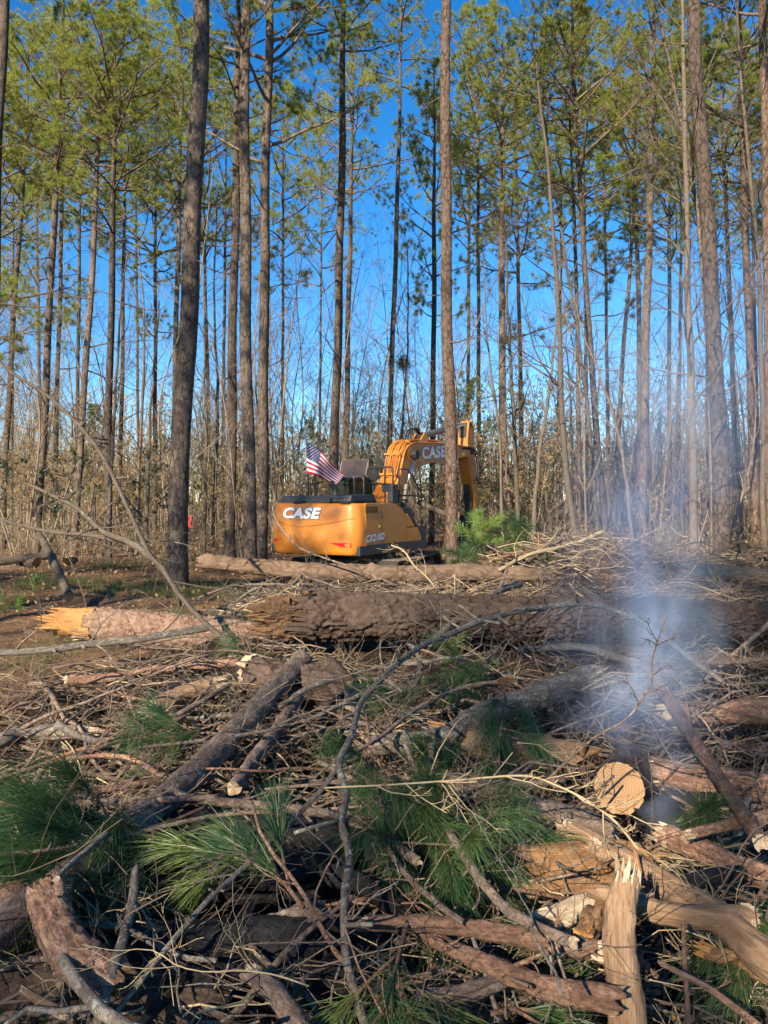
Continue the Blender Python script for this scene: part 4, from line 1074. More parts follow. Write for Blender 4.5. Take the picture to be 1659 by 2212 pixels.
for sx_ in (-1.18, 1.18):
    for k_ in range(NS):
        s_ = k_ * pit
        if s_ < 2 * a_: y_, z_, an = -a_ + s_, .46 + rr_, 0
        elif s_ < 2 * a_ + np.pi * rr_: t_ = (s_ - 2 * a_) / rr_; y_, z_, an = a_ + rr_ * math.sin(t_), .46 + rr_ * math.cos(t_), -t_
        elif s_ < 4 * a_ + np.pi * rr_: y_, z_, an = a_ - (s_ - 2 * a_ - np.pi * rr_), .46 - rr_, math.pi
        else: t_ = (s_ - 4 * a_ - np.pi * rr_) / rr_; y_, z_, an = -a_ - rr_ * math.sin(t_), .46 - rr_ * math.cos(t_), math.pi - t_
        if an == 0: z_ -= .035 * math.sin(math.pi * (y_ + a_) / (2 * a_))
        o = link('track_shoe', shoe0, car); o.location = (sx_, y_, z_); o.rotation_euler = (an, 0, 0)
    for y_ in (-a_, a_): part('sprocket', 'dark_steel', cyl((sx_ - .1, y_, .46), (sx_ + .1, y_, .46), .33, 24), parent=car, bev=.02)

# ------------------------------------------------------------------ flag
def exw(x, y, z):
    c_, s_ = math.cos(-EXC_YAW), math.sin(-EXC_YAW)
    return np.array([EXC_C[0] + c_ * x - s_ * y, EXC_C[1] + s_ * x + c_ * y, EXC_Z + z])
fb = exw(-1.30, -1.30, 2.34)
fl = thing('flag', 'stars and stripes flag flying from a pole behind the excavator cab', 'flag', fb)
ptop = W(661, 925, fb[1]) - fb; pbot = np.array([W(661, 1060, fb[1])[0] - fb[0], 0, 0])
mb = MB(); mb.add(*tubes(np.array([pbot, (pbot + ptop) / 2, ptop]), np.full(3, .012), 8)); mb.build('pole', 'grey_steel', fl, True)
# cloth corners measured in the picture: hoist along the pole, fly hanging down to the right
d_ = fb[1]
c00 = W(662, 952, d_); c01 = W(663, 1022, d_); c10 = W(741, 1024, d_ - .25); c11 = W(722, 1050, d_ - .1)
def cloth(u, v, off=0.0):
    """u along the fly, v down the hoist"""
    u = np.asarray(u, float); v = np.asarray(v, float)
    top = c00 + (c10 - c00) * u[..., None]; bot = c01 + (c11 - c01) * u[..., None]
    P_ = top * (1 - v[..., None]) + bot * v[..., None]
    P_[..., 0] += .05 * np.sin(u * 7 + v * 2) * u
    P_[..., 1] += (.11 * np.sin(u * 8.5 + v * 2.4) * (0.25 + u) + .05 * np.sin(u * 17 - v * 3)) - off
    P_[..., 2] += .06 * np.sin(u * np.pi) - .03 * np.sin(u * 9 + v) * u
    return P_ - fb
def cloth_patch(u0, u1, v0, v1, nu, nv, off=0.0):
    U, V_ = np.meshgrid(np.linspace(u0, u1, nu), np.linspace(v0, v1, nv))
    A = cloth(U, V_, off + .003); B = cloth(U, V_, off - .003)
    i_ = (np.arange(nv - 1)[:, None] * nu + np.arange(nu - 1)[None]).ravel(); q_ = np.stack([i_, i_ + 1, i_ + nu + 1, i_ + nu], 1)
    n_ = nu * nv
    return np.vstack([A.reshape(-1, 3), B.reshape(-1, 3)]), [q_, q_[:, ::-1] + n_]
for k_ in range(13):
    mb = MB(); mb.add(*cloth_patch(.40 if k_ < 7 else 0, 1, k_ / 13, (k_ + 1) / 13, 36, 3)); mb.build('stripe', 'flag_white' if k_ % 2 else 'flag_red', fl, True)
mb = MB(); mb.add(*cloth_patch(0, .40, 0, 7 / 13, 20, 12)); canton = mb.build('canton', 'flag_blue', fl, True)
for r_ in range(9):
    for c_ in range(6 if r_ % 2 == 0 else 5):
        uc = .40 * (c_ * 2 + 1 + (r_ % 2)) / 12; vc = 7 / 13 * (r_ + 1) / 10
        an = np.arange(10) * np.pi / 5; ra_ = np.where(np.arange(10) % 2 == 0, 1.0, .42)
        P_ = cloth(uc + .0135 * ra_ * np.sin(an), vc - .020 * ra_ * np.cos(an), .007)
        mb = MB(); mb.add(P_, np.arange(10)[None]); mb.build('star', 'flag_white', canton, False)
# ------------------------------------------------------------------ slash pile: logs, branches, boughs
def basis(a):
    a = nrm(np.asarray(a, float)); h = np.array([0, 0, 1.0]) if abs(a[2]) < .9 else np.array([1.0, 0, 0])
    x = nrm(np.cross(h, a)); y = np.cross(a, x)
    return np.stack([x, y, a], 1)
def oriented(mb, name, mats, o, B, smooth=True, attr=True):
    V = (np.concatenate(mb.V) - o) @ B
    me = mesh_np(name, V, mb.F, np.concatenate(mb.M), mats, smooth)
    if attr:
        at = me.attributes.new('tone', 'FLOAT', 'POINT'); at.data.foreach_set('value', np.concatenate(mb.A).astype(np.float32))
    ob = link(name, me); ob.matrix_world = Matrix.Translation(Vector(o)) @ Matrix(B.tolist()).to_4x4()
    return ob
def child(mb, name, mats, parent, o, B, smooth=True, kind=None):
    V = (np.concatenate(mb.V) - o) @ B
    c = link(name, mesh_np(name, V, mb.F, np.concatenate(mb.M), mats, smooth), parent)
    if kind: c['kind'] = kind
    return c
def log_surface(P, R, seed, S_, relief, cell, gnarl=.06):
    L = np.concatenate([[0], np.cumsum(np.linalg.norm(np.diff(P, axis=0), axis=1))])
    T, n, b = frames(P[None]); n = n[0]; b = b[0]; K = len(P)
    th = np.arange(S_) / S_ * 2 * np.pi
    u = np.broadcast_to(th / (2 * np.pi), (K, S_)); v = np.broadcast_to(L[:, None], (K, S_))
    rm = float(R.mean())
    low = vnoise(seed + 3, v / max(rm, .02) * .45, u * 4, 1.0) - .5
    rad = R[:, None] * (1 + gnarl * np.sin(2 * th + seed)[None] + gnarl * .7 * np.sin(3 * th + 2.3 * seed)[None] + 3.0 * gnarl * low)
    rk = RNG(seed + 40)
    for _ in range(int(L[-1] / .30) if S_ < 90 else int(L[-1] / .8)):            # knots and swellings
        v0, u0 = rk.uniform(0, L[-1]), rk.random(); du = np.abs((u - u0 + .5) % 1 - .5)
        rad = rad + R[:, None] * rk.uniform(.08, .38) * np.exp(-((v - v0) / (rm * rk.uniform(.35, .9))) ** 2 - (du / rk.uniform(.06, .16)) ** 2)
    tone = np.full(rad.shape, .8)
    if relief > 0:
        nu = max(7, int(2 * np.pi * rm / (cell * .5)))
        w1 = v + 1.2 * cell * (vnoise(seed + 5, v / cell * .7, u * nu * .8, 1) - .5) + .5 * cell * (vnoise(seed + 6, v / cell * 2.3, u * nu * 2.1, 1) - .5)
        u = u + 1.1 / nu * (vnoise(seed + 7, v / cell * .8, u * nu * .8, 1) - .5) + .5 / nu * (vnoise(seed + 8, v / cell * 2.1, u * nu * 2.3, 1) - .5)
        e, tn = plates(seed, u, w1, nu, cell)
        e = e + .6 * np.clip(vnoise(seed + 2, v / cell * .5, u * nu * .5, 1) - .5, 0, 1)
        e2, tn2 = plates(seed + 9, u, w1, nu * 2, cell * .45)
        f1 = np.clip((e - .05) / .26, 0, 1); f2 = np.clip(e2 / .25, 0, 1)
        rad = rad + relief * (f1 * (.55 + .9 * tn) - .7) + relief * .35 * (f2 * (.4 + tn2) - .5) + relief * .35 * (vnoise(seed, v * 30, u * 40, 1.0) - .5)
        tone = np.clip(f1 * (.35 + .65 * tn2), 0, 1)
    V = P[:, None] + rad[..., None] * (np.cos(th)[None, :, None] * n[:, None] + np.sin(th)[None, :, None] * b[:, None])
    base = (np.arange(K - 1) * S_)[:, None]; j = np.arange(S_); j2 = (j + 1) % S_
    q = np.stack([base + j, base + j2, base + S_ + j2, base + S_ + j], -1).reshape(-1, 4)
    return V, q, tone, T[0]
def splinters(rng, c, axis, r, n, lmax, mb, mi=0, lean=.10):
    """broken end: slivers of wood of uneven length pulled out along the axis"""
    B = basis(axis)
    rr = r * np.sqrt(rng.random(n)) * .93; an = rng.uniform(0, 2 * np.pi, n)
    p = c + B[:, 0] * (rr * np.cos(an))[:, None] + B[:, 1] * (rr * np.sin(an))[:, None] - axis * .04 * r * 0
    l = lmax * (.12 + .88 * rng.random(n) ** 2.0)
    d = nrm(axis + rng.normal(0, lean, (n, 3)))
    w = r * rng.uniform(.10, .26, n); t = w * rng.uniform(.2, .6, n)
    s1 = nrm(np.cross(d, rng.normal(0, 1, (n, 3)))); s2 = np.cross(d, s1)
    back = p - axis * (.12 * lmax + .02)
    q = [back + s1 * w[:, None] + s2 * t[:, None], back - s1 * w[:, None] + s2 * t[:, None], back - s1 * w[:, None] - s2 * t[:, None], back + s1 * w[:, None] - s2 * t[:, None]]
    mid = p + d * (l * .55)[:, None]
    m_ = [mid + s1 * (w * .75)[:, None] + s2 * (t * .7)[:, None], mid - s1 * (w * .6)[:, None] + s2 * (t * .7)[:, None], mid - s1 * (w * .6)[:, None] - s2 * (t * .7)[:, None], mid + s1 * (w * .75)[:, None] - s2 * (t * .7)[:, None]]
    tip = p + d * l[:, None] + s1 * (w * rng.uniform(-.6, .6, n))[:, None]
    V = np.stack(q + m_ + [tip], 1).reshape(-1, 3)
    k = np.arange(n)[:, None] * 9
    Q = np.concatenate([np.concatenate([k + a, k + (a + 1) % 4, k + 4 + (a + 1) % 4, k + 4 + a], 1) for a in range(4)])
    Tt = np.concatenate([np.concatenate([k + 4 + a, k + 4 + (a + 1) % 4, k + 8], 1) for a in range(4)])
    mb.add(V, [Q, Tt], mi)
_seed = [0]
def log(name, label, cat, P, R, mat, e0=None, e1=None, relief=0.0, cell=.1, step=.04, S_=16, twigs=0, group=None, wob=.0, endmat='pale_split_wood', tw_len=.35, tw_mat=None, spl=2.2, nspl=46, gnarl=.06):
    _seed[0] += 1; sd = _seed[0] * 13; r = RNG(sd)
    P = np.asarray(P, float); L = np.linalg.norm(np.diff(P, axis=0), axis=1).sum()
    if relief == 0 and S_ >= 20: relief = .11 * float(np.mean(R)); cell = max(.03, 1.1 * float(np.mean(R)))
    K = max(8, int(L / step)); Pc = spline(P, K)
    if wob: 
        nz = r.normal(0, 1, (max(4, int(L / .25)), 3)); Pc = Pc + spline(nz, K) * wob
    Rc = np.interp(np.linspace(0, 1, K), np.linspace(0, 1, len(R)), R)
    V, q, tone, T = log_surface(Pc, Rc, sd, S_, relief, cell, gnarl)
    for e, idx, sg in ((e0, 0, -1), (e1, K - 1, 1)):                       # snapped, not sawn: the rim is torn
        if e != 'tip':
            jag = r.normal(0, .38, S_); jag = (jag + np.roll(jag, 1)) * .7 + .5 * np.sin(np.arange(S_) / S_ * 2 * np.pi + r.uniform(0, 6.28))
            V[idx] = V[idx] + sg * T[idx] * (Rc[idx] * jag)[:, None]
    mb = MB(); mb.add(V.reshape(-1, 3), q, 0, tone.ravel())
    o = Pc[0]; B = basis(Pc[-1] - Pc[0])
    for e, idx in ((e0, 0), (e1, K - 1)):
        ringi = idx * S_ + (np.arange(S_)[::-1] if idx == 0 else np.arange(S_))
        if e == 'tip': continue
        c = V[idx].mean(0); ax = -T[0] if idx == 0 else T[-1]
        dome = c - ax * Rc[idx] * (.25 if e == 'broken' else .15)
        n0 = len(V.reshape(-1, 3))
        mb.add(np.vstack([V[idx], dome]), np.array([[a, (a + 1) % S_, S_] if idx else [(a + 1) % S_, a, S_] for a in range(S_)]), 1)
    ob = oriented(mb, name, [mat, endmat], o, B)
    tag(ob, label, cat, group)
    for e, idx in ((e0, 0), (e1, K - 1)):
        ax = -T[0] if idx == 0 else T[-1]
        if e == 'broken':
            m2 = MB(); splinters(r, Pc[idx], ax, Rc[idx], nspl, Rc[idx] * spl, m2)
            child(m2, 'splintered_end', [endmat], ob, o, B, False)
    if twigs:
        m2 = MB(); P1, R1 = grow(r, Pc[None], Rc[None], twigs, .12, .98, 45, tw_len, 8, .16, .03, .35, .4, .3, .003)
        P2, R2 = grow(r, P1, R1, 3, .2, .95, 45, .5, 6, .2, 0, .6, .4, .4, .002)
        P3, R3 = grow(r, P2, R2, 2, .2, .95, 45, .5, 5, .2, 0, .7, .4, .5, .0015)
        Ps, Rs = grow(r, Pc[None], Rc[None], twigs // 2 + 2, .1, .95, 62, .035, 4, .1, 0, .62, .2, .75, .002)
        m2.add(*tubes(Ps, Rs, 7))
        for a, b, s in ((P1, R1, 6), (P2, R2, 4), (P3, R3, 3)): m2.add(*tubes(a, b, s, False))
        child(m2, 'twig_growth', [tw_mat or mat], ob, o, B, True, 'stuff')
    return ob
def PX(pts, h):
    """picture polyline; third value gives the distance, otherwise it lies h above the slash"""
    return np.array([W(*p) if len(p) == 3 else S(p[0], p[1], h) for p in pts])
def rad_px(P, w0, w1):
    t = np.linspace(0, 1, len(P)); return (w0 + (w1 - w0) * t) / F_PX * P[:, 1] / 2

# big logs -----------------------------------------------------------------------------
P = PX([(662, 1331, 7.8), (900, 1333, 7.85), (1200, 1337, 8.05), (1500, 1341, 8.35), (1760, 1350, 8.5)], 0)
blog = log('pine_log', 'huge dark plated pine log lying across the pile with a rotten orange end', 'log', P, [.235, .228, .22, .205, .195], 'dark_log_bark', None, None, .034, .13, .014, 110, endmat='dark_rotten_wood', gnarl=.022)
r = RNG(3); o = np.array(blog.matrix_world.translation); B = np.array(blog.matrix_world.to_3x3())
m2 = MB(); ax = nrm(P[0] - P[1])
K = 40; Pc = np.linspace(P[0] + ax * -.06, P[0] + ax * .40, K); V, q, tn, T = log_surface(Pc, np.linspace(.215, .17, K), 91, 70, .035, .20, .05); m2.add(V.reshape(-1, 3), q)
splinters(r, P[0] + ax * .26, ax, .20, 90, .42, m2, 0, .05)
child(m2, 'rotten_end', ['dark_rotten_wood'], blog, o, B, False)

P = PX([(190, 1348, 9.0), (300, 1357, 8.95), (450, 1372, 8.85), (600, 1392, 8.75), (760, 1402, 8.7)], 0)
alog = log('pine_log', 'sunlit pinkish pine log with fresh yellow splintered end on the left', 'log', P, [.20, .215, .215, .21, .20], 'pink_log_bark', None, None, .026, .11, .014, 96, gnarl=.025)
o = np.array(alog.matrix_world.translation); B = np.array(alog.matrix_world.to_3x3()); ax = nrm(P[0] - P[1]); r = RNG(4)
m2 = MB(); Pc = np.linspace(P[0] - ax * .10, P[0] + ax * .34, 30); V, q, tn, T = log_surface(Pc, np.linspace(.205, .145, 30) , 77, 60, .014, .3, .04); m2.add(V.reshape(-1, 3), q)
splinters(r, P[0] + ax * .20, ax, .15, 110, .44, m2, 0, .05)
child(m2, 'splintered_end', ['fresh_wood'], alog, o, B, False)

P = PX([(440, 1214, 12.4), (560, 1226, 12.2), (690, 1236, 12.0), (840, 1240, 12.0), (1000, 1238, 12.1), (1185, 1244, 12.2)], 0)
clog = log('barkless_log', 'brown barkless log lying behind the big log, in front of the excavator', 'log', P, [.105, .125, .14, .12, .125, .10], 'old_log_bark', 'broken', 'broken', .010, .22, .02, 48, endmat='rotten_wood', spl=1.2, gnarl=.05)
for lb, pts, rr, mt, e in [
    ("tan peeled log lying at the far right beyond the smoke", [(1490, 1236, 12.2), (1580, 1240, 12.0), (1720, 1256, 11.8)], [.13, .15, .14], 'peeled_wood', 'broken'),
    ("reddish log half hidden behind the smoke left of the tan peeled log", [(1395, 1226, 12.8), (1460, 1248, 12.5), (1500, 1262, 12.3)], [.08, .09, .08], 'reddish_branch_bark', 'broken'),
    ("small sawn log showing a round pale end beyond the left clearing", [(78, 1217, 17.0), (40, 1212, 17.6)], [.11, .11], 'pine_bark', None),
    ("second small sawn log with pale end right of the first in the left clearing", [(142, 1213, 17.2), (160, 1210, 17.9)], [.085, .085], 'pine_bark', None),
    ("pale fallen trunk slanting through the left clearing", [(80, 1145, 18.0), (110, 1200, 16.5), (150, 1290, 14.8)], [.07, .085, .09], 'hardwood_bark', None),
    ("thin log lying on the pine straw at the far left edge", [(-20, 1215, 17.0), (60, 1205, 17.2), (110, 1200, 17.4)], [.09, .09, .08], 'hardwood_bark', None)]:
    log('fallen_log', lb, 'log', PX(pts, 0), rr, mt, e, e, .004, .1, .04, 24, endmat='fresh_wood', spl=1.4)
p0 = W(1255, 1150, 27); 
log('fallen_log', 'leaning dead trunk behind the excavator tracks pointing down right', 'log', [W(905, 1085, 30), W(980, 1120, 29), W(1050, 1165, 28)], [.10, .10, .09], 'hardwood_bark', None, None, 0, .1, .1, 10)

# sawn log with growth rings, facing the viewer
fc = W(1337, 1702, 3.9); axis = nrm(np.array([.36, .92, -.20])); rf = .128
Pc = np.array([fc, fc + axis * .35, fc + axis * .95])
_seed[0] += 1
V, q, tone, T = log_surface(spline(Pc, 60), np.full(60, rf), 55, 72, .006, .07, .012)
mb = MB(); mb.add(V.reshape(-1, 3), q, 0, tone.ravel()); B = basis(axis)
sawn = tag(oriented(mb, 'sawn_log', ['dark_log_bark'], fc, B), 'sawn log end facing the viewer with clear growth rings, beside the smoke', 'log')
m2 = MB(); n_ = 72; rings = [0, .03, .06, .09, .12, .14]
Vd = [np.zeros((1, 3)) + fc]
for k_, rr_ in enumerate(rings[1:]):
    Vd.append(fc + (V[0] - fc) * (rr_ / .14) * .985 - axis * .004)
VV = np.vstack(Vd); f_t = np.array([[0, 1 + (a + 1) % n_, 1 + a] for a in range(n_)])
f_q = np.concatenate([np.stack([1 + k_ * n_ + np.arange(n_), 1 + k_ * n_ + (np.arange(n_) + 1) % n_, 1 + (k_ + 1) * n_ + (np.arange(n_) + 1) % n_, 1 + (k_ + 1) * n_ + np.arange(n_)], 1) for k_ in range(4)])
m2.add(VV, [f_t, f_q]); child(m2, 'cut_face', ['growth_rings'], sawn, fc, B, True)

# hand placed logs and branches ---------------------------------------------------------
# label, points, height above slash, start width, end width, material, ends, options
HERO = [
 ("reddish bark log lying right of the sawn log, partly veiled by smoke", [(1432, 1672), (1500, 1682), (1600, 1698), (1720, 1715)], .10, 58, 60, 'reddish_branch_bark', 'broken', None, dict(relief=.006, cell=.06, S_=36, step=.02)),
 ("barkless split slab left of the sawn log with pale streak", [(955, 1592), (1060, 1612), (1180, 1628), (1262, 1642)], .08, 52, 62, 'brown_log_wood', 'broken', None, dict(relief=.012, cell=.35, S_=32, step=.02, endmat='rotten_wood')),
 ("grey lichen-spotted bent log with spiky splintered right end", [(800, 1612), (880, 1604), (970, 1588), (1050, 1540), (1130, 1515), (1210, 1488), (1262, 1468)], .15, 42, 56, 'grey_branch_bark', None, 'broken', dict(S_=28, step=.02, spl=3.6, nspl=80)),
 ("dark red-brown log at the right edge behind the smoke base", [(1440, 1548), (1540, 1542), (1720, 1534)], .10, 54, 56, 'reddish_branch_bark', 'broken', None, dict(relief=.006, cell=.06, S_=36, step=.02)),
 ("straight reddish pole slanting down across the right-hand logs", [(1395, 1428), (1450, 1520), (1520, 1630), (1590, 1735), (1645, 1820)], .26, 22, 32, 'reddish_branch_bark', None, None, dict(S_=20, step=.02)),
 ("mottled branch with broken pale left end pointing at the sawn log", [(962, 1688), (1060, 1716), (1180, 1748), (1320, 1795)], .14, 40, 50, 'branch_bark', 'broken', None, dict(relief=.004, cell=.05, S_=28, step=.015, spl=1.6, wob=.006)),
 ("peeled split limb below the sawn log running to the lower right", [(1228, 1792), (1300, 1826), (1380, 1872), (1450, 1915)], .17, 44, 48, 'peeled_wood', 'broken', None, dict(relief=.006, cell=.2, S_=28, step=.015)),
 ("rotten orange-brown split log in the lower right, layered like planks", [(1135, 1872), (1240, 1868), (1340, 1862), (1400, 1868)], .10, 80, 64, 'rotten_wood', 'broken', 'broken', dict(relief=.02, cell=.30, S_=44, step=.012, endmat='rotten_wood', spl=1.6)),
 ("second strip of rotten wood under the layered rotten log", [(1140, 1925), (1230, 1912), (1330, 1905), (1420, 1880)], .08, 36, 46, 'rotten_wood', 'broken', 'broken', dict(relief=.012, cell=.25, S_=32, step=.012, endmat='pale_split_wood', spl=1.8)),
 ("long sunlit tan split trunk running off the lower right corner", [(1300, 1838), (1400, 1885), (1500, 1945), (1590, 2010), (1680, 2090), (1760, 2160)], .20, 44, 84, 'peeled_wood', 'broken', None, dict(relief=.008, cell=.3, S_=40, step=.015)),
 ("smooth sunlit limb stub with chewed end in the lower right", [(1290, 1925), (1370, 1952), (1460, 1975), (1622, 1985)], .22, 40, 58, 'peeled_wood', None, 'broken', dict(S_=32, step=.015, spl=.6, nspl=60)),
 ("upright tan peeled post with split top in the lower right", [(1352, 1902, 2.45), (1344, 2000, 2.35), (1350, 2120, 2.25), (1362, 2260, 2.15)], .2, 52, 84, 'peeled_wood', 'broken', None, dict(relief=.005, cell=.16, S_=40, step=.01, spl=2.0, nspl=60, wob=.006)),
 ("horizontal reddish branch with sawn left tip across the lower middle", [(797, 1994), (900, 1997), (1010, 2006), (1120, 2024), (1300, 2058)], .20, 30, 46, 'reddish_branch_bark', None, 'broken', dict(relief=.003, cell=.04, S_=24, step=.012, twigs=3)),
 ("slanting reddish branch crossing the lower middle from upper left", [(950, 1760), (1010, 1860), (1080, 1950), (1150, 1998), (1240, 2038)], .26, 18, 26, 'branch_bark', None, None, dict(S_=16, step=.015, twigs=4)),
 ("red-brown bent limb low in the picture left of the upright post", [(860, 1990), (960, 2040), (1050, 2080), (1120, 2110), (1200, 2140), (1330, 2160)], .16, 22, 56, 'reddish_branch_bark', None, None, dict(relief=.004, cell=.05, S_=24, step=.012, twigs=2)),
 ("short limb with orange sawn end near the bottom centre", [(912, 2158), (980, 2150), (1060, 2128), (1110, 2098)], .12, 36, 34, 'branch_bark', 'broken', None, dict(S_=24, step=.012, spl=.7)),
 ("long rough-barked log rising from the left edge into the pile", [(-60, 2050, 2.35), (80, 1955, 2.6), (210, 1855, 3.0), (320, 1760, 3.5), (420, 1672, 4.1), (530, 1560, 4.9), (655, 1422, 6.0)], .1, 92, 40, 'branch_bark', None, 'broken', dict(relief=.005, cell=.05, S_=36, step=.015, spl=1.0)),
 ("grey broken limb leaning beside the long rough log", [(642, 1508), (600, 1572), (555, 1632), (505, 1702)], .14, 26, 34, 'branch_bark', 'broken', None, dict(S_=20, step=.015, spl=1.0)),
 ("thick orange log chunk with torn left end behind the long rough log", [(540, 1455), (620, 1468), (760, 1500)], .12, 80, 84, 'red_pine_bark', 'broken', None, dict(relief=.012, cell=.10, S_=44, step=.015, spl=.8, nspl=90)),
 ("curved orange-barked root stub at the lower left", [(98, 1925, 2.5), (112, 1985, 2.4), (150, 2050, 2.3), (230, 2118, 2.25)], .1, 72, 92, 'reddish_branch_bark', 'broken', 'broken', dict(relief=.009, cell=.05, S_=40, step=.01, endmat='rotten_wood', spl=.8)),
 ("pale plated log end at the left edge under the rough log", [(-80, 1985, 2.6), (20, 1972, 2.65), (64, 1962, 2.7)], .1, 120, 116, 'pink_log_bark', None, 'broken', dict(relief=.012, cell=.08, S_=48, step=.012, endmat='rotten_wood', spl=.5)),
 ("brown bark log lying behind the root stub at the left", [(105, 1975, 2.85), (190, 1950, 2.9), (250, 1945, 3.0)], .1, 84, 70, 'pink_log_bark', None, 'broken', dict(relief=.01, cell=.08, S_=40, step=.012, endmat='rotten_wood', spl=.5)),
 ("grey lichened stick standing crooked at the lower left", [(292, 1880, 2.55), (284, 1960, 2.45), (262, 2040, 2.3), (232, 2130, 2.2), (205, 2250, 2.1)], .2, 18, 30, 'grey_branch_bark', None, None, dict(S_=16, step=.012, twigs=4, tw_len=.3)),
 ("second lichened stick beside the crooked one at the lower left", [(120, 1900, 2.45), (160, 1860, 2.6), (230, 1800, 2.8), (215, 1860, 2.5)][:3], .2, 14, 12, 'grey_branch_bark', None, None, dict(S_=12, step=.012, twigs=3)),
 ("brown limb with hooked left end lying across the centre", [(366, 1690), (380, 1712), (430, 1728), (530, 1738), (640, 1748), (740, 1768), (830, 1810), (900, 1860)], .22, 18, 24, 'branch_bark', 'broken', None, dict(S_=20, step=.015, twigs=3, spl=1.0)),
 ("long grey crooked sapling arching over the big log and down the middle", [(1560, 1475, 5.6), (1494, 1427, 5.9), (1444, 1382, 6.2), (1379, 1342, 6.4), (1299, 1312, 6.5), (1224, 1307, 6.5), (1109, 1322, 6.2), (1014, 1352, 5.7), (919, 1392, 5.1), (850, 1440, 4.5), (790, 1510, 3.9), (764, 1580, 3.5), (735, 1648, 3.2), (750, 1710, 3.0), (742, 1770, 2.85), (756, 1850, 2.7), (745, 1930, 2.55), (748, 2010, 2.42), (758, 2100, 2.3), (800, 2260, 2.1)], .2, 9, 21, 'grey_branch_bark', 'tip', None, dict(S_=14, step=.015, twigs=22, tw_len=.12, wob=.006)),
 ("grey side branch running from the central stem to the lower left", [(735, 1648, 3.2), (690, 1712, 3.1), (600, 1802, 2.9), (520, 1880, 2.7), (440, 1955, 2.5), (330, 2085, 2.3), (250, 2190, 2.2)], .2, 11, 12, 'grey_branch_bark', None, 'tip', dict(S_=12, step=.015, twigs=7, tw_len=.25)),
 ("bent pale sapling bowing over the clearing from the left edge", [(-30, 735, 10.5), (10, 793, 10.2), (100, 853, 9.8), (170, 918, 9.5), (220, 983, 9.2), (265, 1073, 8.9), (320, 1192, 8.5), (350, 1227, 8.4), (390, 1287, 8.2), (450, 1352, 7.9), (545, 1422, 7.4)], .2, 6, 13, 'hardwood_bark', 'tip', None, dict(S_=14, step=.03, twigs=14, tw_len=.22)),
 ("pale branch joining the bent sapling low in the left clearing", [(60, 1046, 10.5), (85, 1057, 10.3), (165, 1097, 9.8), (220, 1147, 9.2), (280, 1172, 8.8), (332, 1207, 8.5)], .2, 6, 15, 'hardwood_bark', 'tip', None, dict(S_=12, step=.03, twigs=9, tw_len=.4)),
 ("long bare limb stretching from the left edge to the bent sapling", [(-40, 1112, 11), (0, 1122, 10.7), (100, 1147, 10), (200, 1157, 9.5), (280, 1177, 8.9), (320, 1200, 8.6)], .2, 6, 11, 'hardwood_bark', 'tip', None, dict(S_=12, step=.03, twigs=9, tw_len=.4)),
 ("smooth grey branch in front of the sunlit pinkish log", [(-40, 1412), (100, 1404), (200, 1391), (320, 1378), (446, 1356)], .20, 14, 16, 'grey_branch_bark', None, None, dict(S_=18, step=.02, twigs=3)),
 ("sunlit reddish log with pale sawn left end, left of the chunk", [(142, 1470), (250, 1462), (350, 1447), (510, 1430)], .08, 20, 18, 'reddish_branch_bark', 'broken', None, dict(S_=20, step=.02, spl=.5)),
 ("smooth curved log at the left edge with dark underside", [(-60, 1612), (0, 1600), (65, 1582), (200, 1582)], .09, 34, 26, 'grey_branch_bark', None, 'broken', dict(S_=22, step=.02)),
 ("arched thin twig at the left with its right end in needles", [(-30, 1694), (100, 1651), (200, 1633), (280, 1638), (352, 1678)], .22, 9, 10, 'reddish_branch_bark', None, None, dict(S_=12, step=.02, twigs=5)),
 ("knobbly sunlit reddish branch reaching in from the left edge", [(-30, 1734), (90, 1738), (200, 1713), (348, 1685)], .24, 14, 15, 'reddish_branch_bark', None, None, dict(S_=18, step=.012, relief=.003, cell=.03, twigs=3)),
 ("dark bent branch under the knobbly reddish one at the left", [(8, 1815), (50, 1772), (140, 1737), (350, 1727), (470, 1722)], .24, 12, 14, 'branch_bark', None, None, dict(S_=14, step=.015, twigs=5)),
 ("long grey rod crossing the needles from the left edge", [(-40, 1848), (100, 1836), (260, 1806), (475, 1761), (610, 1753)], .32, 9, 11, 'branch_bark', None, None, dict(S_=14, step=.015, twigs=5)),
 ("brown branch rising to the right behind the left needles", [(150, 1640), (300, 1581), (400, 1536), (492, 1480)], .18, 15, 11, 'branch_bark', None, None, dict(S_=14, step=.02, twigs=6)),
 ("long thin grey branch rising right towards the big log", [(300, 1615), (500, 1591), (650, 1561), (740, 1520), (832, 1475)], .25, 7, 12, 'grey_branch_bark', None, None, dict(S_=12, step=.02, twigs=8)),
 ("knotty twig curving down from the pine cone", [(720, 1650), (790, 1612), (830, 1586), (900, 1531), (995, 1487), (1092, 1471)], .28, 11, 10, 'branch_bark', None, None, dict(S_=12, step=.015, twigs=6)),
 ("long pale yellow twig stretching right across the foreground", [(700, 1702, 3.0), (830, 1696, 3.0), (980, 1686, 3.0), (1130, 1676, 3.0), (1205, 1698, 2.95), (1270, 1731, 2.9), (1330, 1776, 2.8), (1378, 1834, 2.7)], .3, 4, 6, 'sunlit_twig', 'tip', 'tip', dict(S_=8, step=.015, twigs=12, tw_len=.22)),
 ("thin dark twig rising through the smoke", [(1180, 1686, 3.3), (1280, 1596, 3.3), (1355, 1551, 3.3), (1405, 1481, 3.3), (1410, 1420, 3.3), (1440, 1330, 3.3)], .3, 6, 3, 'branch_bark', None, 'tip', dict(S_=8, step=.02, twigs=7, tw_len=.22)),
 ("sunlit stub reaching in from the right edge above the tan trunk", [(1490, 1803), (1580, 1780), (1720, 1752)], .22, 20, 32, 'reddish_branch_bark', 'broken', None, dict(S_=22, step=.015)),
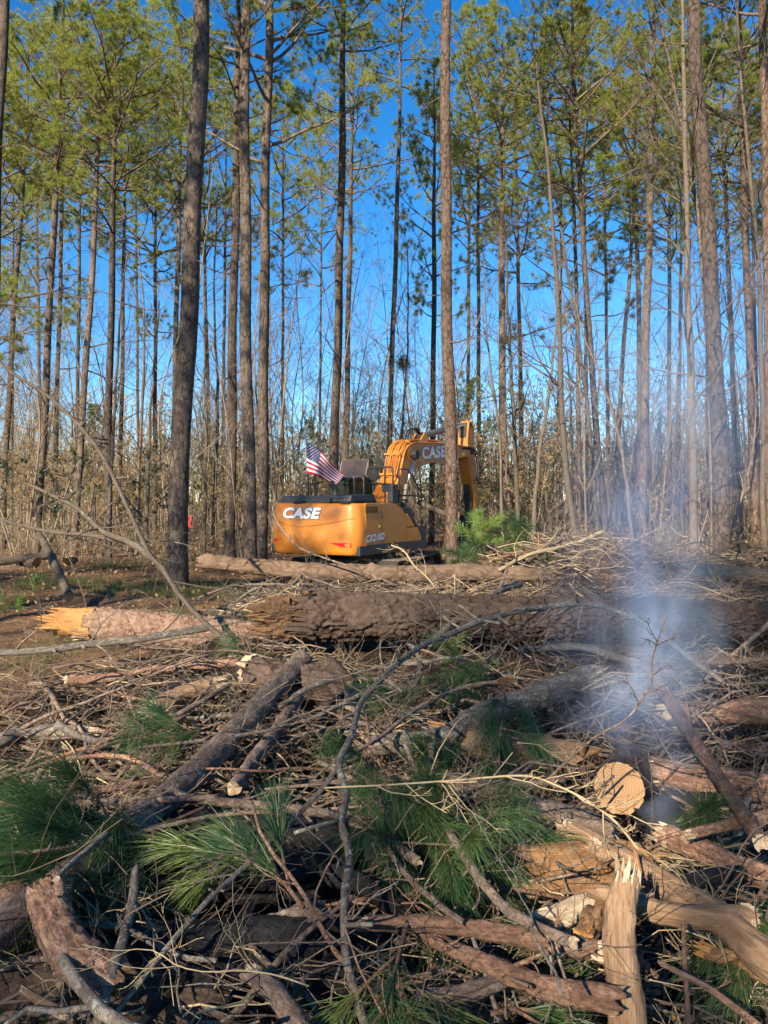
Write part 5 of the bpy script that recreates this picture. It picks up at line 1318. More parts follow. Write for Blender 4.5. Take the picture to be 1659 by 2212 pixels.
 ("tan log lying below the smoke source at the right edge", [(1440, 1806), (1540, 1848), (1640, 1890), (1740, 1930)], .12, 46, 50, 'reddish_branch_bark', 'broken', None, dict(relief=.004, cell=.06, S_=30, step=.015)),
 ("slim upright reddish stick at the lower right", [(1476, 1992, 2.35), (1480, 2090, 2.3), (1487, 2200, 2.2), (1490, 2260, 2.15)], .3, 9, 13, 'reddish_branch_bark', None, None, dict(S_=12, step=.012)),
 ("thin branch slanting off the lower right corner", [(1425, 2080), (1530, 2135), (1650, 2225)], .22, 10, 16, 'reddish_branch_bark', None, None, dict(S_=12, step=.012, twigs=3)),
 ("dark twig descending left of the horizontal reddish branch", [(820, 1800), (870, 1880), (950, 1956), (1000, 1992)], .24, 10, 14, 'branch_bark', None, None, dict(S_=12, step=.012, twigs=3)),
 ("hanging lichened stick below the horizontal reddish branch", [(1008, 1992, 2.5), (1030, 2050, 2.4), (1052, 2118, 2.32), (1085, 2225, 2.2)], .2, 9, 11, 'grey_branch_bark', None, None, dict(S_=12, step=.012, twigs=2)),
 ("small upright snag on the tan split trunk", [(1372, 1838, 2.85), (1378, 1868, 2.82), (1386, 1905, 2.8)], .2, 9, 16, 'rotten_wood', 'broken', None, dict(S_=14, step=.01, endmat='rotten_wood')),
 ("torn orange rotten slab at the lower right edge", [(1520, 2052), (1600, 2082), (1720, 2135)], .14, 34, 46, 'rotten_wood', 'broken', None, dict(relief=.012, cell=.2, S_=28, step=.012, endmat='fresh_wood', spl=2.0)),
 ("pale split block of clean wood under the horizontal branch", [(1178, 2010), (1240, 1992), (1300, 1968)], .07, 90, 84, 'pale_split_wood', 'broken', None, dict(relief=.012, cell=.5, S_=30, step=.012, endmat='pale_split_wood', spl=.4)),
 ("orange torn wood chunk left of the upright post", [(1262, 2025), (1285, 1985), (1312, 1950)], .17, 44, 40, 'rotten_wood', 'broken', 'broken', dict(relief=.014, cell=.12, S_=24, step=.01, endmat='fresh_wood', spl=.6)),
 ("charred black log in the middle of the fire bed", [(430, 1800), (560, 1812), (700, 1815), (860, 1830)], .06, 110, 96, 'charred_wood', 'broken', None, dict(relief=.012, cell=.08, S_=44, step=.015, endmat='charred_wood')),
 ("large charred log with squared end in the lower left fire bed", [(285, 2055), (400, 2050), (570, 2040), (700, 2046)], .07, 118, 110, 'charred_wood', None, 'broken', dict(relief=.010, cell=.07, S_=48, step=.012, endmat='charred_wood')),
 ("charred pole leaning up from the bottom edge", [(285, 2235, 2.15), (400, 2110, 2.4), (480, 2020, 2.6), (545, 1955, 2.8)], .2, 26, 20, 'charred_wood', None, None, dict(S_=18, step=.015, endmat='charred_wood')),
 ("charred limb lying under the central needles", [(560, 1905), (640, 1880), (760, 1905), (860, 1960)], .12, 46, 40, 'charred_wood', None, 'broken', dict(relief=.006, cell=.06, S_=28, step=.015, endmat='charred_wood')),
 ("charred stick crossing the burnt hollow from left to right", [(300, 1905), (420, 1930), (560, 1942), (690, 1930)], .10, 22, 18, 'charred_wood', None, None, dict(S_=14, step=.02, endmat='charred_wood', twigs=3)),
 ("charred log half under the grey side branch near the bottom", [(430, 2140), (560, 2110), (700, 2120), (820, 2100)], .03, 84, 76, 'charred_wood', 'broken', None, dict(relief=.010, cell=.06, S_=36, step=.012, endmat='charred_wood')),
 ("blackened slab leaning against the charred log in the middle", [(600, 1905), (680, 1860), (760, 1800)], .16, 40, 34, 'charred_wood', 'broken', 'broken', dict(relief=.008, cell=.08, S_=24, step=.015, endmat='charred_wood', spl=1.2)),
 ("charred short log under the fan of green needles", [(430, 1920), (520, 1880), (620, 1868)], .02, 74, 66, 'charred_wood', None, 'broken', dict(relief=.008, cell=.06, S_=30, step=.015, endmat='charred_wood')),
 ("charred smouldering stub at the foot of the smoke", [(1470, 1912), (1530, 1896), (1600, 1884)], .17, 34, 28, 'charred_wood', 'broken', 'broken', dict(relief=.006, cell=.05, S_=24, step=.012, endmat='charred_wood', spl=1.2)),
 ("blackened log under the smoke behind the sawn log", [(1390, 1770), (1460, 1745), (1560, 1738)], .02, 60, 50, 'charred_wood', None, 'broken', dict(relief=.008, cell=.06, S_=28, step=.015, endmat='charred_wood')),
 ("brown rotten stump piece in the fire bed left of centre", [(570, 2010), (620, 1998), (690, 1985)], .10, 54, 66, 'branch_bark', 'broken', 'broken', dict(relief=.014, cell=.10, S_=30, step=.01, endmat='brown_log_wood', spl=1.0)),
 ("brown limb running off the bottom left of centre", [(548, 2105), (600, 2150), (660, 2240)], .14, 38, 46, 'branch_bark', 'broken', None, dict(S_=24, step=.012)),
 ("short sunlit broken stick at the lower left corner", [(52, 2140), (95, 2168), (138, 2192)], .12, 16, 24, 'peeled_wood', 'broken', 'broken', dict(S_=16, step=.012)),
 ("dark log along the bottom left corner", [(-60, 2130), (100, 2120), (300, 2160), (480, 2190)], .0, 120, 100, 'dark_log_bark', None, None, dict(relief=.008, cell=.07, S_=40, step=.015)),
 ("forked dry limb lying across the big dark log", [(925, 1392, 7.2), (985, 1340, 7.7), (1040, 1300, 8.3), (1080, 1275, 9.0), (1120, 1262, 9.6)], .1, 14, 18, 'branch_bark', None, 'broken', dict(S_=16, step=.025, twigs=5, spl=.6)),
 ("pale stick propped on the brown barkless log", [(1080, 1232, 12.0), (1140, 1200, 12.6), (1240, 1175, 13.4), (1300, 1150, 14.0)], .1, 9, 10, 'sunlit_twig', None, None, dict(S_=10, step=.04, twigs=5)),
 ("branch fork poking up from the brush mound", [(1110, 1228, 13.0), (1165, 1195, 13.4), (1205, 1170, 13.8), (1222, 1150, 14.0)], .1, 14, 8, 'branch_bark', None, None, dict(S_=12, step=.04, twigs=6)),
 ("dead limb leaning over the brush mound", [(1060, 1212, 13.5), (1150, 1186, 13.9), (1200, 1180, 14.1), (1300, 1215, 14.0)], .1, 8, 12, 'reddish_branch_bark', None, None, dict(S_=12, step=.04, twigs=5)),
 ("thin twig rising in front of the excavator counterweight", [(850, 1262, 11.5), (760, 1225, 11.6), (700, 1205, 11.7), (640, 1178, 11.8), (596, 1122, 12), (588, 1090, 12.1)], .1, 5, 3, 'branch_bark', None, 'tip', dict(S_=8, step=.04, twigs=9, tw_len=.3)),
 ("pale curved twig standing before the excavator track", [(965, 1300, 10.8), (925, 1250, 11), (895, 1222, 11), (872, 1190, 11.2), (845, 1178, 11.3)], .1, 5, 3, 'sunlit_twig', None, 'tip', dict(S_=8, step=.04, twigs=7, tw_len=.35)),
 ("rotten log end wedged below the big dark log", [(470, 1482), (400, 1500), (330, 1530)], .08, 44, 36, 'peeled_wood', 'broken', 'broken', dict(relief=.008, cell=.2, S_=24, step=.02, spl=2.4)),
 ("charred stub left of the orange log chunk", [(330, 1520), (380, 1498), (440, 1490)], .04, 40, 46, 'charred_wood', None, 'broken', dict(S_=20, step=.02, endmat='charred_wood')),
 ("dark smooth log under the pile at the far right", [(1180, 1400), (1350, 1412), (1500, 1425), (1720, 1430)], .06, 30, 34, 'dark_log_bark', None, None, dict(relief=.005, cell=.07, S_=28, step=.02)),
 ("weathered pole lying behind the smoke at mid height", [(1120, 1405), (1250, 1398), (1330, 1420), (1460, 1455)], .14, 14, 18, 'grey_branch_bark', None, None, dict(S_=14, step=.02, twigs=4)),
]
for lb, pts, h, w0, w1, mt, e0, e1, kw in HERO:
    P = PX(pts, h)
    big = max(w0, w1) > 34
    log('log' if big else 'branch', lb, 'log' if big else 'branch', P, rad_px(P, w0, w1), mt, e0, e1, **kw)

# needle boughs -------------------------------------------------------------------------
def shoot_needles(r, P, n, L, w, mb, mi, t0=.35, spread=42, droop=.25):
    """long needles all round the outer part of a shoot, each a bent blade"""
    K = len(P)
    t = t0 + (1 - t0) * r.random(n) ** .8; x = t * (K - 1); i = np.minimum(x.astype(int), K - 2); f = (x - i)[:, None]
    p = P[i] * (1 - f) + P[i + 1] * f; T = nrm(P[i + 1] - P[i])
    perp = nrm(np.cross(T, r.normal(0, 1, (n, 3))))
    a = np.radians(np.abs(r.normal(spread * .75, spread * .35, n)))[:, None]
    d = nrm(np.cos(a) * T + np.sin(a) * perp)
    l = (L * r.uniform(.7, 1.12, n))[:, None]
    side = nrm(np.cross(d, r.normal(0, 1, (n, 3))))
    m1 = p + d * l * .5 - np.array([0, 0, 1]) * l * droop * .18
    tip = p + d * l - np.array([0, 0, 1]) * l * droop * .7
    V = np.stack([p - side * w * .4, p + side * w * .4, m1 - side * w * .5, m1 + side * w * .5, tip], 1).reshape(-1, 3)
    k = np.arange(n)[:, None] * 5
    mb.add(V, [np.concatenate([k, k + 1, k + 3, k + 2], 1), np.concatenate([k + 2, k + 3, k + 4], 1)], mi)
def bough(label, pts, h, ns=5, n=170, L=.22, fan=34, seed=0, mat='bough_needles', name='pine_bough', cat='pine bough', group='cut pine boughs in the slash', w=.0021, droop=.25, sl=.36, spread=28):
    r = RNG(600 + seed)
    P = spline(PX(pts, h), 14); o = P[0]
    root = thing(name, label, cat, o, 0, group)
    Lm = np.linalg.norm(np.diff(P, axis=0), axis=1).sum()
    R = np.linspace(.009, .004, 14); mt = MB(); mt.add(*tubes(P - o, R, 8))
    mb = MB(); shoot_needles(r, P - o, int(n * 1.2), L, w, mb, 0, .45, spread, droop)
    P1, R1 = grow(r, (P - o)[None], R[None], ns, .25, .95, fan, 1.0, 8, .08, .0, .8, .4, .6, .0035)
    sc = sl / np.maximum(np.linalg.norm(P1[:, -1] - P1[:, 0], axis=1), .05)
    P1 = P1[:, :1] + (P1 - P1[:, :1]) * np.minimum(sc, 1.6)[:, None, None]
    mt.add(*tubes(P1, R1, 6))
    for k_ in range(ns): shoot_needles(r, P1[k_], n, L, w, mb, 0, .30, spread, droop)
    mt.build('stem', 'reddish_branch_bark', root); mb.build('needles', mat, root, True)
    return root
BOUGHS = [
 ("large dark green bough hanging in the centre of the pile", [(790, 1540), (800, 1610), (815, 1700), (835, 1780)], .26, 8, 300, dict(seed=1, droop=.6)),
 ("green bough right of the central stem pointing down", [(880, 1640), (920, 1700), (950, 1790), (975, 1870)], .22, 7, 260, dict(seed=2, droop=.5)),
 ("fan of green needles on a bare twig left of the central stem", [(655, 1960, 2.6), (620, 1915, 2.7), (575, 1868, 2.75), (530, 1835, 2.8)], .25, 4, 240, dict(seed=3, L=.21)),
 ("large sunlit bough sweeping to the lower left", [(450, 1740), (380, 1770), (290, 1800), (190, 1850)], .22, 9, 320, dict(seed=4, droop=.35)),
 ("dark bough behind the left sunlit bough", [(300, 1680), (200, 1710), (110, 1750), (40, 1790)], .16, 7, 240, dict(seed=6)),
 ("drooping bough hanging below the pine cone", [(1085, 1480), (1088, 1510), (1085, 1550), (1080, 1590)], .24, 6, 220, dict(seed=7, droop=.7, sl=.28)),
 ("grey-green bough under the big log, left of the pine cone", [(1080, 1400), (1060, 1420), (1030, 1440), (1000, 1465)], .22, 7, 240, dict(seed=8, droop=.5)),
 ("small bough fanned out left of the drooping bough", [(960, 1470), (930, 1480), (900, 1490), (870, 1500)], .2, 4, 220, dict(seed=9)),
 ("small dark bough crossing the long rough log", [(480, 1560), (450, 1570), (420, 1580), (395, 1590)], .26, 4, 200, dict(seed=10)),
 ("bough at the bottom centre beside the pale stem", [(880, 1990), (865, 2050), (850, 2120), (840, 2200)], .2, 5, 240, dict(seed=11, L=.2)),
 ("bright green bough at the bottom beneath the upright post", [(1060, 2190), (1110, 2180), (1160, 2185), (1200, 2195)], .08, 4, 170, dict(seed=12, L=.13)),
 ("bluish bough in the smoke right of the sawn log", [(1450, 1720), (1480, 1735), (1505, 1760), (1520, 1785)], .10, 4, 200, dict(seed=14, L=.2)),
 ("bough at the right edge below the smoke source", [(1659, 1905), (1640, 1935), (1628, 1970), (1650, 2000)], .2, 4, 200, dict(seed=15, L=.18)),
 ("bough under the upright post at the lower right", [(1420, 2110), (1380, 2075), (1340, 2050), (1310, 2040)], .08, 4, 200, dict(seed=18, L=.16)),
 ("dark bough beneath the lichened bent log", [(1010, 1570), (980, 1600), (960, 1630), (940, 1670)], .1, 6, 220, dict(seed=22, droop=.5)),
 ("bough lying below the sunlit pinkish log", [(640, 1400), (610, 1408), (580, 1412), (550, 1418)], .06, 4, 160, dict(seed=24)),
 ("bough showing under the big log right of centre", [(900, 1400), (930, 1410), (960, 1425), (980, 1445)], .05, 5, 200, dict(seed=26)),
]
BOUGHS += [
 ("yellow-tipped bough under the rough log at the left", [(400, 1790), (330, 1835), (250, 1880), (170, 1925)], .16, 7, 260, dict(seed=41, droop=.4)),
 ("dark bough hanging right of the central stem above the charred wood", [(800, 1720), (840, 1765), (862, 1815), (870, 1860)], .18, 6, 240, dict(seed=42, droop=.6)),
 ("long sunlit bough pointing left below the knobbly branch", [(330, 1740), (250, 1770), (160, 1800), (70, 1850)], .26, 8, 300, dict(seed=31, L=.25, droop=.4)),
 ("bough lying under the mottled branch's broken end", [(900, 1660), (960, 1720), (1010, 1770), (1060, 1810)], .10, 7, 260, dict(seed=35, L=.24, droop=.6)),
 ("dark green bough at the left edge beside the curved log", [(60, 1660), (20, 1690), (-20, 1720), (-60, 1750)], .2, 6, 220, dict(seed=36)),
]
for lb, pts, h, ns, n, kw in BOUGHS:
    kw = dict(kw); kw['L'] = kw.get('L', .22) * 1.2
    bough(lb, pts, h + .01, ns, int(n * .95), w=.0023, **kw)
for k_, (lb, pts, d0) in enumerate([
   ("bright green pine top in front of the bucket, tallest tuft", [(1010, 1215, 14.6), (1030, 1185, 14.6), (1040, 1160, 14.6), (1045, 1135, 14.6)], 0),
   ("green pine bough lying low left of the brush mound", [(1065, 1228, 14.4), (1045, 1218, 14.4), (1025, 1208, 14.4), (1008, 1203, 14.3)], 0),
   ("green pine bough right of the tall bright tuft", [(1060, 1225, 14.6), (1075, 1200, 14.6), (1090, 1175, 14.6), (1098, 1150, 14.6)], 0),
   ("yellow-green sprig among the mound's dead twigs", [(1120, 1222, 14.5), (1140, 1215, 14.4), (1155, 1210, 14.3), (1165, 1208, 14.2)], 0),
   ("green bough half buried in the brush mound", [(1085, 1235, 14.4), (1100, 1220, 14.5), (1120, 1195, 14.6), (1135, 1175, 14.6)], 0)]):
    bough(lb, pts, 0, 12, 210, .22, 44, 40 + k_, 'young_needles' if k_ in (0, 3) else 'bough_needles', group='green pine tops beside the bucket', w=.0045, sl=.5, spread=52)
for lb, px, py, s_ in [("bright pine seedling in the left clearing", 74, 1285, 1.0), ("pine seedling low at the left edge", 40, 1325, .8), ("pale seedling behind the biggest pine trunk", 455, 1150, 1.2), ("seedling left of the barkless log's end", 385, 1300, .7)]:
    p = S(px, py + 8, 0); r = RNG(px); root = thing('pine_seedling', lb, 'seedling', p, 0, 'pine seedlings in the clearing')
    st = spline([(0, 0, -.03), (.02, 0, .2 * s_), (.03, .01, .42 * s_)], 8); mt = MB(); mt.add(*tubes(st, np.linspace(.007, .003, 8), 6)); mt.build('stem', 'limb_bark', root)
    mb = MB(); shoot_needles(r, st, 240, .2 * s_, .006, mb, 0, .3, 60, .1); mb.build('needles', 'young_needles', root)

# pine cones
def cone_mesh(seed, L=.09):
    r = RNG(seed); mb = MB(); n = 90
    for i in range(n):
        t = i / n; z = L * (t - .5); rad = .026 * math.sin(math.pi * min(1, .12 + .88 * t)) ** .7 + .004; a = i * 2.39996
        c = np.array([math.cos(a), math.sin(a), 0]); tn = np.array([-math.sin(a), math.cos(a), 0]); up = np.array([0, 0, 1.])
        b0 = c * rad * .45 + up * (z - .006); w = .0085
        tip = c * (rad + .006) + up * (z + .006)
        mb.add(np.array([b0 + tn * w * .5, b0 - tn * w * .5, c * rad - tn * w + up * z, c * rad + tn * w + up * z, tip, c * rad * .9 + up * (z + .010)]), [np.array([[0, 1, 2, 3]]), np.array([[3, 2, 4], [2, 5, 4], [5, 3, 4]])])
    return mesh_np('pine_cone', np.concatenate(mb.V), mb.F, np.concatenate(mb.M), ['cone_scales'], False)
cone0 = cone_mesh(1)
for lb, px, py, h, rot in [("closed pine cone on the knotty twig above the drooping bough", 1090, 1474, .30, (1.3, .2, 1.2)), ("pine cone hanging in the left needles", 200, 1735, .2, (2.6, .3, .4))]:
    o = link('pine_cone', cone0, None, S(px, py, h)); o.rotation_euler = rot; o.scale = (1.25,) * 3; tag(o, lb, 'pine cone', 'pine cones in the slash')

# loose branches: variants copied one by one over the pile
def loose_variant(seed, L, R0, mat, tw, tl=.4):
    r = RNG(seed); P = wobble(r, spline([(-L / 2, 0, 0), (0, r.normal(0, .07) * L, r.normal(.02, .03) * L), (L / 2, r.normal(0, .05) * L, 0)], 18), .02 * L)
    R = R0 * np.linspace(1, .35, 18)
    mb = MB(); mb.add(*tubes(P, R, 8))
    m2 = MB(); P1, R1 = grow(r, P[None], R[None], tw, .15, 1, 42, tl, 7, .17, .0, .55, .4, .35, .0025)
    P2, R2 = grow(r, P1, R1, 3, .2, 1, 42, .55, 6, .2, .0, .65, .4, .4, .0018)
    P3, R3 = grow(r, P2, R2, 1, .3, 1, 40, .7, 4, .2, .0, .7, .4, .5, .0014)
    for a, b, s in ((P1, R1, 5), (P2, R2, 4), (P3, R3, 3)): m2.add(*tubes(a, b, s, False))
    f = lambda b, n: mesh_np(n, np.concatenate(b.V), b.F, np.concatenate(b.M), [mat], True)
    return f(mb, 'branch'), f(m2, 'twig_growth')
LOOSE = [loose_variant(700 + i, L, R0, mt, tw) for i, (L, R0, mt, tw) in enumerate([
    (1.6, .014, 'brown_twig', 6), (2.2, .020, 'branch_bark', 7), (1.2, .012, 'brown_twig', 5), (1.8, .013, 'grey_branch_bark', 7), (2.6, .026, 'branch_bark', 6),
    (1.4, .008, 'sunlit_twig', 6), (2.0, .018, 'reddish_branch_bark', 5), (1.0, .011, 'sunlit_twig', 4), (1.7, .024, 'grey_branch_bark', 4), (2.4, .010, 'brown_twig', 8)])]
r = RNG(17)
def pile_spot():
    """a place for loose stuff: under the hand placed pieces, lower still round the big logs"""
    while True:
        py = 1250 + (2260 - 1250) * r.random() ** 1.35; px = r.uniform(-80, W_PX + 80)
        if py < 1330 and px < 560: continue
        if ((px - 590) / 350) ** 2 + ((py - 1950) / 215) ** 2 < 1 and r.random() < .94: continue        # the burnt-out bed
        if py > 1440 and r.random() < .55: continue
        if px > 1130 and py > 1770 and r.random() < .6: continue
        p = S(px, py, 0)
        if px > 1130 and py > 1770: p[2] -= .10
        p[2] -= .10 + .50 * float(sstep(6.3, 7.2, p[1]) * sstep(9.6, 8.9, p[1])) + .20 * float(sstep(8.9, 9.4, p[1]) * sstep(13.5, 12.0, p[1])) + .22 * math.exp(-((p[0] - 1.3) / .5) ** 2 - ((p[1] - 4.2) / .6) ** 2)
        p[2] += .42 * max(0., float(vnoise(61, p[0] + 20, p[1] + 20, 1.1)) - .45) * float(sstep(7.4, 6.2, p[1]))
        return p
for i in range(290):
    p = pile_spot(); far = p[1] > 7
    me, tw = LOOSE[i % 10]
    root = link('dead_branch', me, None, p + np.array([0, 0, r.uniform(-.10, .20)]))
    root.rotation_euler = (r.uniform(0, 6.28), r.normal(0, .20), r.normal(0, .8) + (math.pi if r.random() < .5 else 0))
    s_ = r.uniform(.55, 1.0) * (1.25 if far else 1.0); root.scale = (s_,) * 3
    tag(root, 'dead branch with thin side twigs lying loose in the slash pile', 'branch', 'loose dead branches of the slash pile')
    c = link('twig_growth', tw, root); c['kind'] = 'stuff'

# thin forked twigs lying over everything
FORK = [loose_variant(760 + i, L, R0, mt, tw, .5) for i, (L, R0, mt, tw) in enumerate([
    (1.3, .0055, 'sunlit_twig', 8), (1.0, .0045, 'brown_twig', 8), (1.6, .007, 'grey_branch_bark', 9), (.8, .004, 'sunlit_twig', 6), (1.2, .006, 'brown_twig', 9), (1.9, .008, 'branch_bark', 9), (1.1, .005, 'brown_twig', 7)])]
for i in range(200):
    p = pile_spot(); far = p[1] > 7
    me, tw = FORK[i % 7]
    root = link('forked_twig', me, None, p + np.array([0, 0, r.uniform(.05, .34)]))
    root.rotation_euler = (r.uniform(0, 6.28), r.normal(0, .32), r.normal(0, .8) + (math.pi if r.random() < .5 else 0))
    s_ = r.uniform(.5, 1.0) * (1.3 if far else .75); root.scale = (s_,) * 3
    tag(root, 'thin forked bare twig sticking out on top of the slash pile', 'twig', 'thin forked twigs on top of the slash')
    c = link('twig_growth', tw, root); c['kind'] = 'stuff'

# twigs, chips and straw: too many to count
r = RNG(23)
def heap(n, L, R0, dz0, dz1, flat=.12, az=.6, S_=3, spots=None):
    sp = np.array([pile_spot() for _ in range(n)]) if spots is None else spots
    n = len(sp); a = r.normal(0, az, n); e = r.normal(0, flat, n); l = L * r.uniform(.4, 1.3, n)
    d = np.stack([np.cos(a) * np.cos(e), np.sin(a) * np.cos(e), np.sin(e)], 1)
    c = sp + np.stack([r.normal(0, .05, n), r.normal(0, .05, n), r.uniform(dz0, dz1, n)], 1)
    K = 6; t = np.linspace(-.5, .5, K)
    P = c[:, None] + d[:, None] * (l[:, None] * t)[..., None] + np.cumsum(r.normal(0, .045, (n, K, 3)), 1) * l[:, None, None]
    R = (R0 * r.uniform(.5, 1.5, n))[:, None] * np.linspace(1, .4, K)[None]
    return P, R
mb = MB()
P, R = heap(1500, .85, .0055, -.24, .20, .24, .95); mb.add(*tubes(P, R, 4, False), 0)
P1, R1 = grow(r, P, R, 2, .2, .95, 40, .45, 4, .2, 0, .7, .3, .5, .0016); mb.add(*tubes(P1, R1, 3, False), 0)
P, R = heap(450, .6, .0042, -.12, .24, .28, 1.0); mb.add(*tubes(P, R, 4, False), 1)
P, R = heap(850, .9, .013, -.28, .16, .2, .95); mb.add(*tubes(P, R, 6, False), 2)
tag(mb.build('twig_tangle', ['brown_twig', 'sunlit_twig', 'branch_bark']), 'tangle of countless thin dry twigs covering the slash pile', 'twigs', None, 'stuff')
# far part of the pile: brush between the big logs and the mound
sp = []
while len(sp) < 2000:
    y = r.uniform(8.3, 15.2); x = r.uniform(-1.9 - .1 * (y - 8), .62 * y)
    if 8.0 < y < 8.75 or (y < 9.4 and x < -.4): continue
    sp.append((x, y, surface(x, y) - .30 * float(sstep(13.6, 12.0, y)) - .18 * float(sstep(10.6, 11.4, y) * sstep(12.6, 12.1, y) + sstep(9.6, 8.9, y))))
mb = MB(); P, R = heap(0, 1.1, .008, -.2, .16, .22, .95, 3, np.array(sp)); mb.add(*tubes(P, R, 4, False), 0)
P1, R1 = grow(r, P, R, 3, .2, .95, 40, .5, 5, .2, .02, .7, .3, .5, .003); mb.add(*tubes(P1, R1, 3, False), 0)
P, R = heap(0, 1.0, .009, -.1, .22, .24, .9, 3, np.array(sp[:900])); mb.add(*tubes(P, R, 4, False), 1)
P, R = heap(0, 1.5, .018, -.22, .16, .18, .9, 3, np.array(sp[900:1500])); mb.add(*tubes(P, R, 6, False), 2)
tag(mb.build('brush_tangle', ['brown_twig', 'sunlit_twig', 'branch_bark']), 'matted brush of dead twigs between the big log and the excavator', 'twigs', None, 'stuff')
# dry straw and chips on the pile and floor
n = 1500; sp = np.array([pile_spot() for _ in range(4000)])[r.integers(0, 4000, n)] + np.stack([r.normal(0, .15, n), r.normal(0, .15, n), r.uniform(-.34, -.05, n)], 1)
x = r.uniform(-11, 11, 15000); y = r.uniform(8, 26, 15000); sp = np.vstack([sp, np.stack([x, y, ground(x, y) + .02], 1)])
a = r.uniform(0, 6.28, len(sp)); d = np.stack([np.cos(a), np.sin(a), r.normal(0, .25, len(sp))], 1); l = r.uniform(.08, .22, len(sp))[:, None]
sd = nrm(np.cross(d, r.normal(0, 1, d.shape))) * np.where(sp[:, 1] > 8, .006, .0016)[:, None]
V = np.stack([sp - sd, sp + sd, sp + d * l], 1).reshape(-1, 3); k_ = np.arange(len(sp))[:, None] * 3
mb = MB(); mb.add(V, np.concatenate([k_, k_ + 1, k_ + 2], 1)); tag(mb.build('pine_straw', ['dry_needles']), 'brown fallen pine straw scattered over slash and soil', 'pine straw', None, 'stuff')
# fallen leaves
n = 2600; sp = np.array([pile_spot() for _ in range(n)]) + np.stack([r.normal(0, .1, n), r.normal(0, .1, n), r.uniform(-.3, -.05, n)], 1)
x = r.uniform(-12, 14, 6000); y = r.uniform(14, 40, 6000)
mb = MB(); mb.add(*leaves(r, sp, .05)); mb.add(*leaves(r, np.stack([x, y, ground(x, y) + .04], 1), .11)); tag(mb.build('leaf_litter', ['tan_leaves'], None, False), 'dry tan leaves littering pile and forest floor', 'leaves', None, 'stuff')
# grass and low weeds in the clearing
n = 5200; x = r.uniform(-9.5, 4, n); y = r.uniform(8.8, 25, n); keep = (vnoise(4, x + 30, y + 30, .55) > .5) & ((x < -1.4 - .1 * (y - 8)) | (y > 15)); x = x[keep]; y = y[keep]
pos = np.stack([x, y, ground(x, y)], 1); mb = MB(); mb.add(*tufts(r, pos, np.tile([0, 0, 1.0], (len(pos), 1)), 9, .26, .009, 65, .1)); tag(mb.build('grass', ['grass_blades']), 'low green grass and weeds growing in the left clearing', 'grass', None, 'stuff')
# brush under the far trees
n = 2300; y = r.uniform(23, 46, n); x = (r.uniform(-100, W_PX + 100, n) - W_PX / 2) / F_PX * y
sp = np.stack([x, y, ground(x, y)], 1); h = r.uniform(.25, 1.5, n); t = np.linspace(0, 1, 5)
keep = ~((np.abs(x - 1.0) < 5) & (y < 30)); sp = sp[keep]; h = h[keep]; n = len(h)
P = sp[:, None] + np.stack([(r.normal(0, .55, n) * h)[:, None] * t ** 1.5, (r.normal(0, .55, n) * h)[:, None] * t, h[:, None] * t], -1)
R = (.004 + .003 * h)[:, None] * np.linspace(1, .4, 5)[None]; mb = MB(); mb.add(*tubes(P, R, 3, False))
P1, R1 = grow(r, P, R, 3, .3, 1, 38, .5, 4, .2, .03, .6, .4, .5, .003); mb.add(*tubes(P1, R1, 3, False))
q_, _ = along(r, P1[::2], 2, .3, 1); mb.add(*leaves(r, q_, .09), 1); q_, _ = along(r, P1[1::5], 4, .3, 1); mb.add(*leaves(r, q_, .08), 2)
tag(mb.build('undergrowth', ['thicket_stem', 'tan_leaves', 'olive_leaves']), 'tangled knee-high undergrowth of bare stems below the far trees', 'undergrowth', None, 'stuff')
# red survey ribbon on a sapling behind the biggest pine
mb = MB(); c = W(410, 1112, 24); P = spline([c, c + [.02, 0, -.12], c + [-.02, 0, -.28], c + [.03, 0, -.42]], 10)
V = np.vstack([P + [.03, 0, 0], P - [.03, 0, 0]]); mb.add(V, np.stack([np.arange(9), np.arange(1, 10), np.arange(11, 20), np.arange(10, 19)], 1))
tag(mb.build('survey_ribbon', ['red_ribbon'], None, False, c), 'red survey ribbon hanging right of the biggest pine trunk', 'ribbon')
# ------------------------------------------------------------------ smoke rising from the smouldering pile
k = NT('smoke'); t = k.t; t.nodes.remove(k.b); out = t.nodes['Material Output']
ge = k.n('ShaderNodeNewGeometry'); sp_ = k.n('ShaderNodeSeparateXYZ')
k.l(ge.outputs['Position'], sp_.inputs[0]); X, Y, Z = sp_.outputs
mp = k.n('ShaderNodeMapping'); mp.inputs['Scale'].default_value = (1, 1, .45); k.l(ge.outputs['Position'], mp.inputs[0])
wn1 = k.n('ShaderNodeTexNoise'); wn1.inputs['Scale'].default_value = 1.5; wn1.inputs['Detail'].default_value = 2; k.l(mp.outputs[0], wn1.inputs['Vector'])
ws = k.n('ShaderNodeSeparateXYZ'); k.l(wn1.outputs['Color'], ws.inputs[0])
Xw = k.math('ADD', X, k.math('MULTIPLY', k.math('SUBTRACT', ws.outputs[0], .5), .95))
Yw = k.math('ADD', Y, k.math('MULTIPLY', k.math('SUBTRACT', ws.outputs[1], .5), .8))
def curve(z, stops):
    """piecewise linear function of height"""
    m = k.n('ShaderNodeFloatCurve'); c = m.mapping.curves[0]
    z0, z1 = stops[0][0], stops[-1][0]; v0 = min(s[1] for s in stops); v1 = max(s[1] for s in stops)
    while len(c.points) < len(stops): c.points.new(.5, .5)
    for p_, (a, b) in zip(c.points, stops): p_.location = ((a - z0) / (z1 - z0), (b - v0) / (v1 - v0)); p_.handle_type = 'VECTOR'
    m.mapping.update(); k.l(k.math('DIVIDE', k.math('SUBTRACT', z, z0), z1 - z0), m.inputs['Value'])
    return k.math('MULTIPLY_ADD', m.outputs[0], v1 - v0, v0)
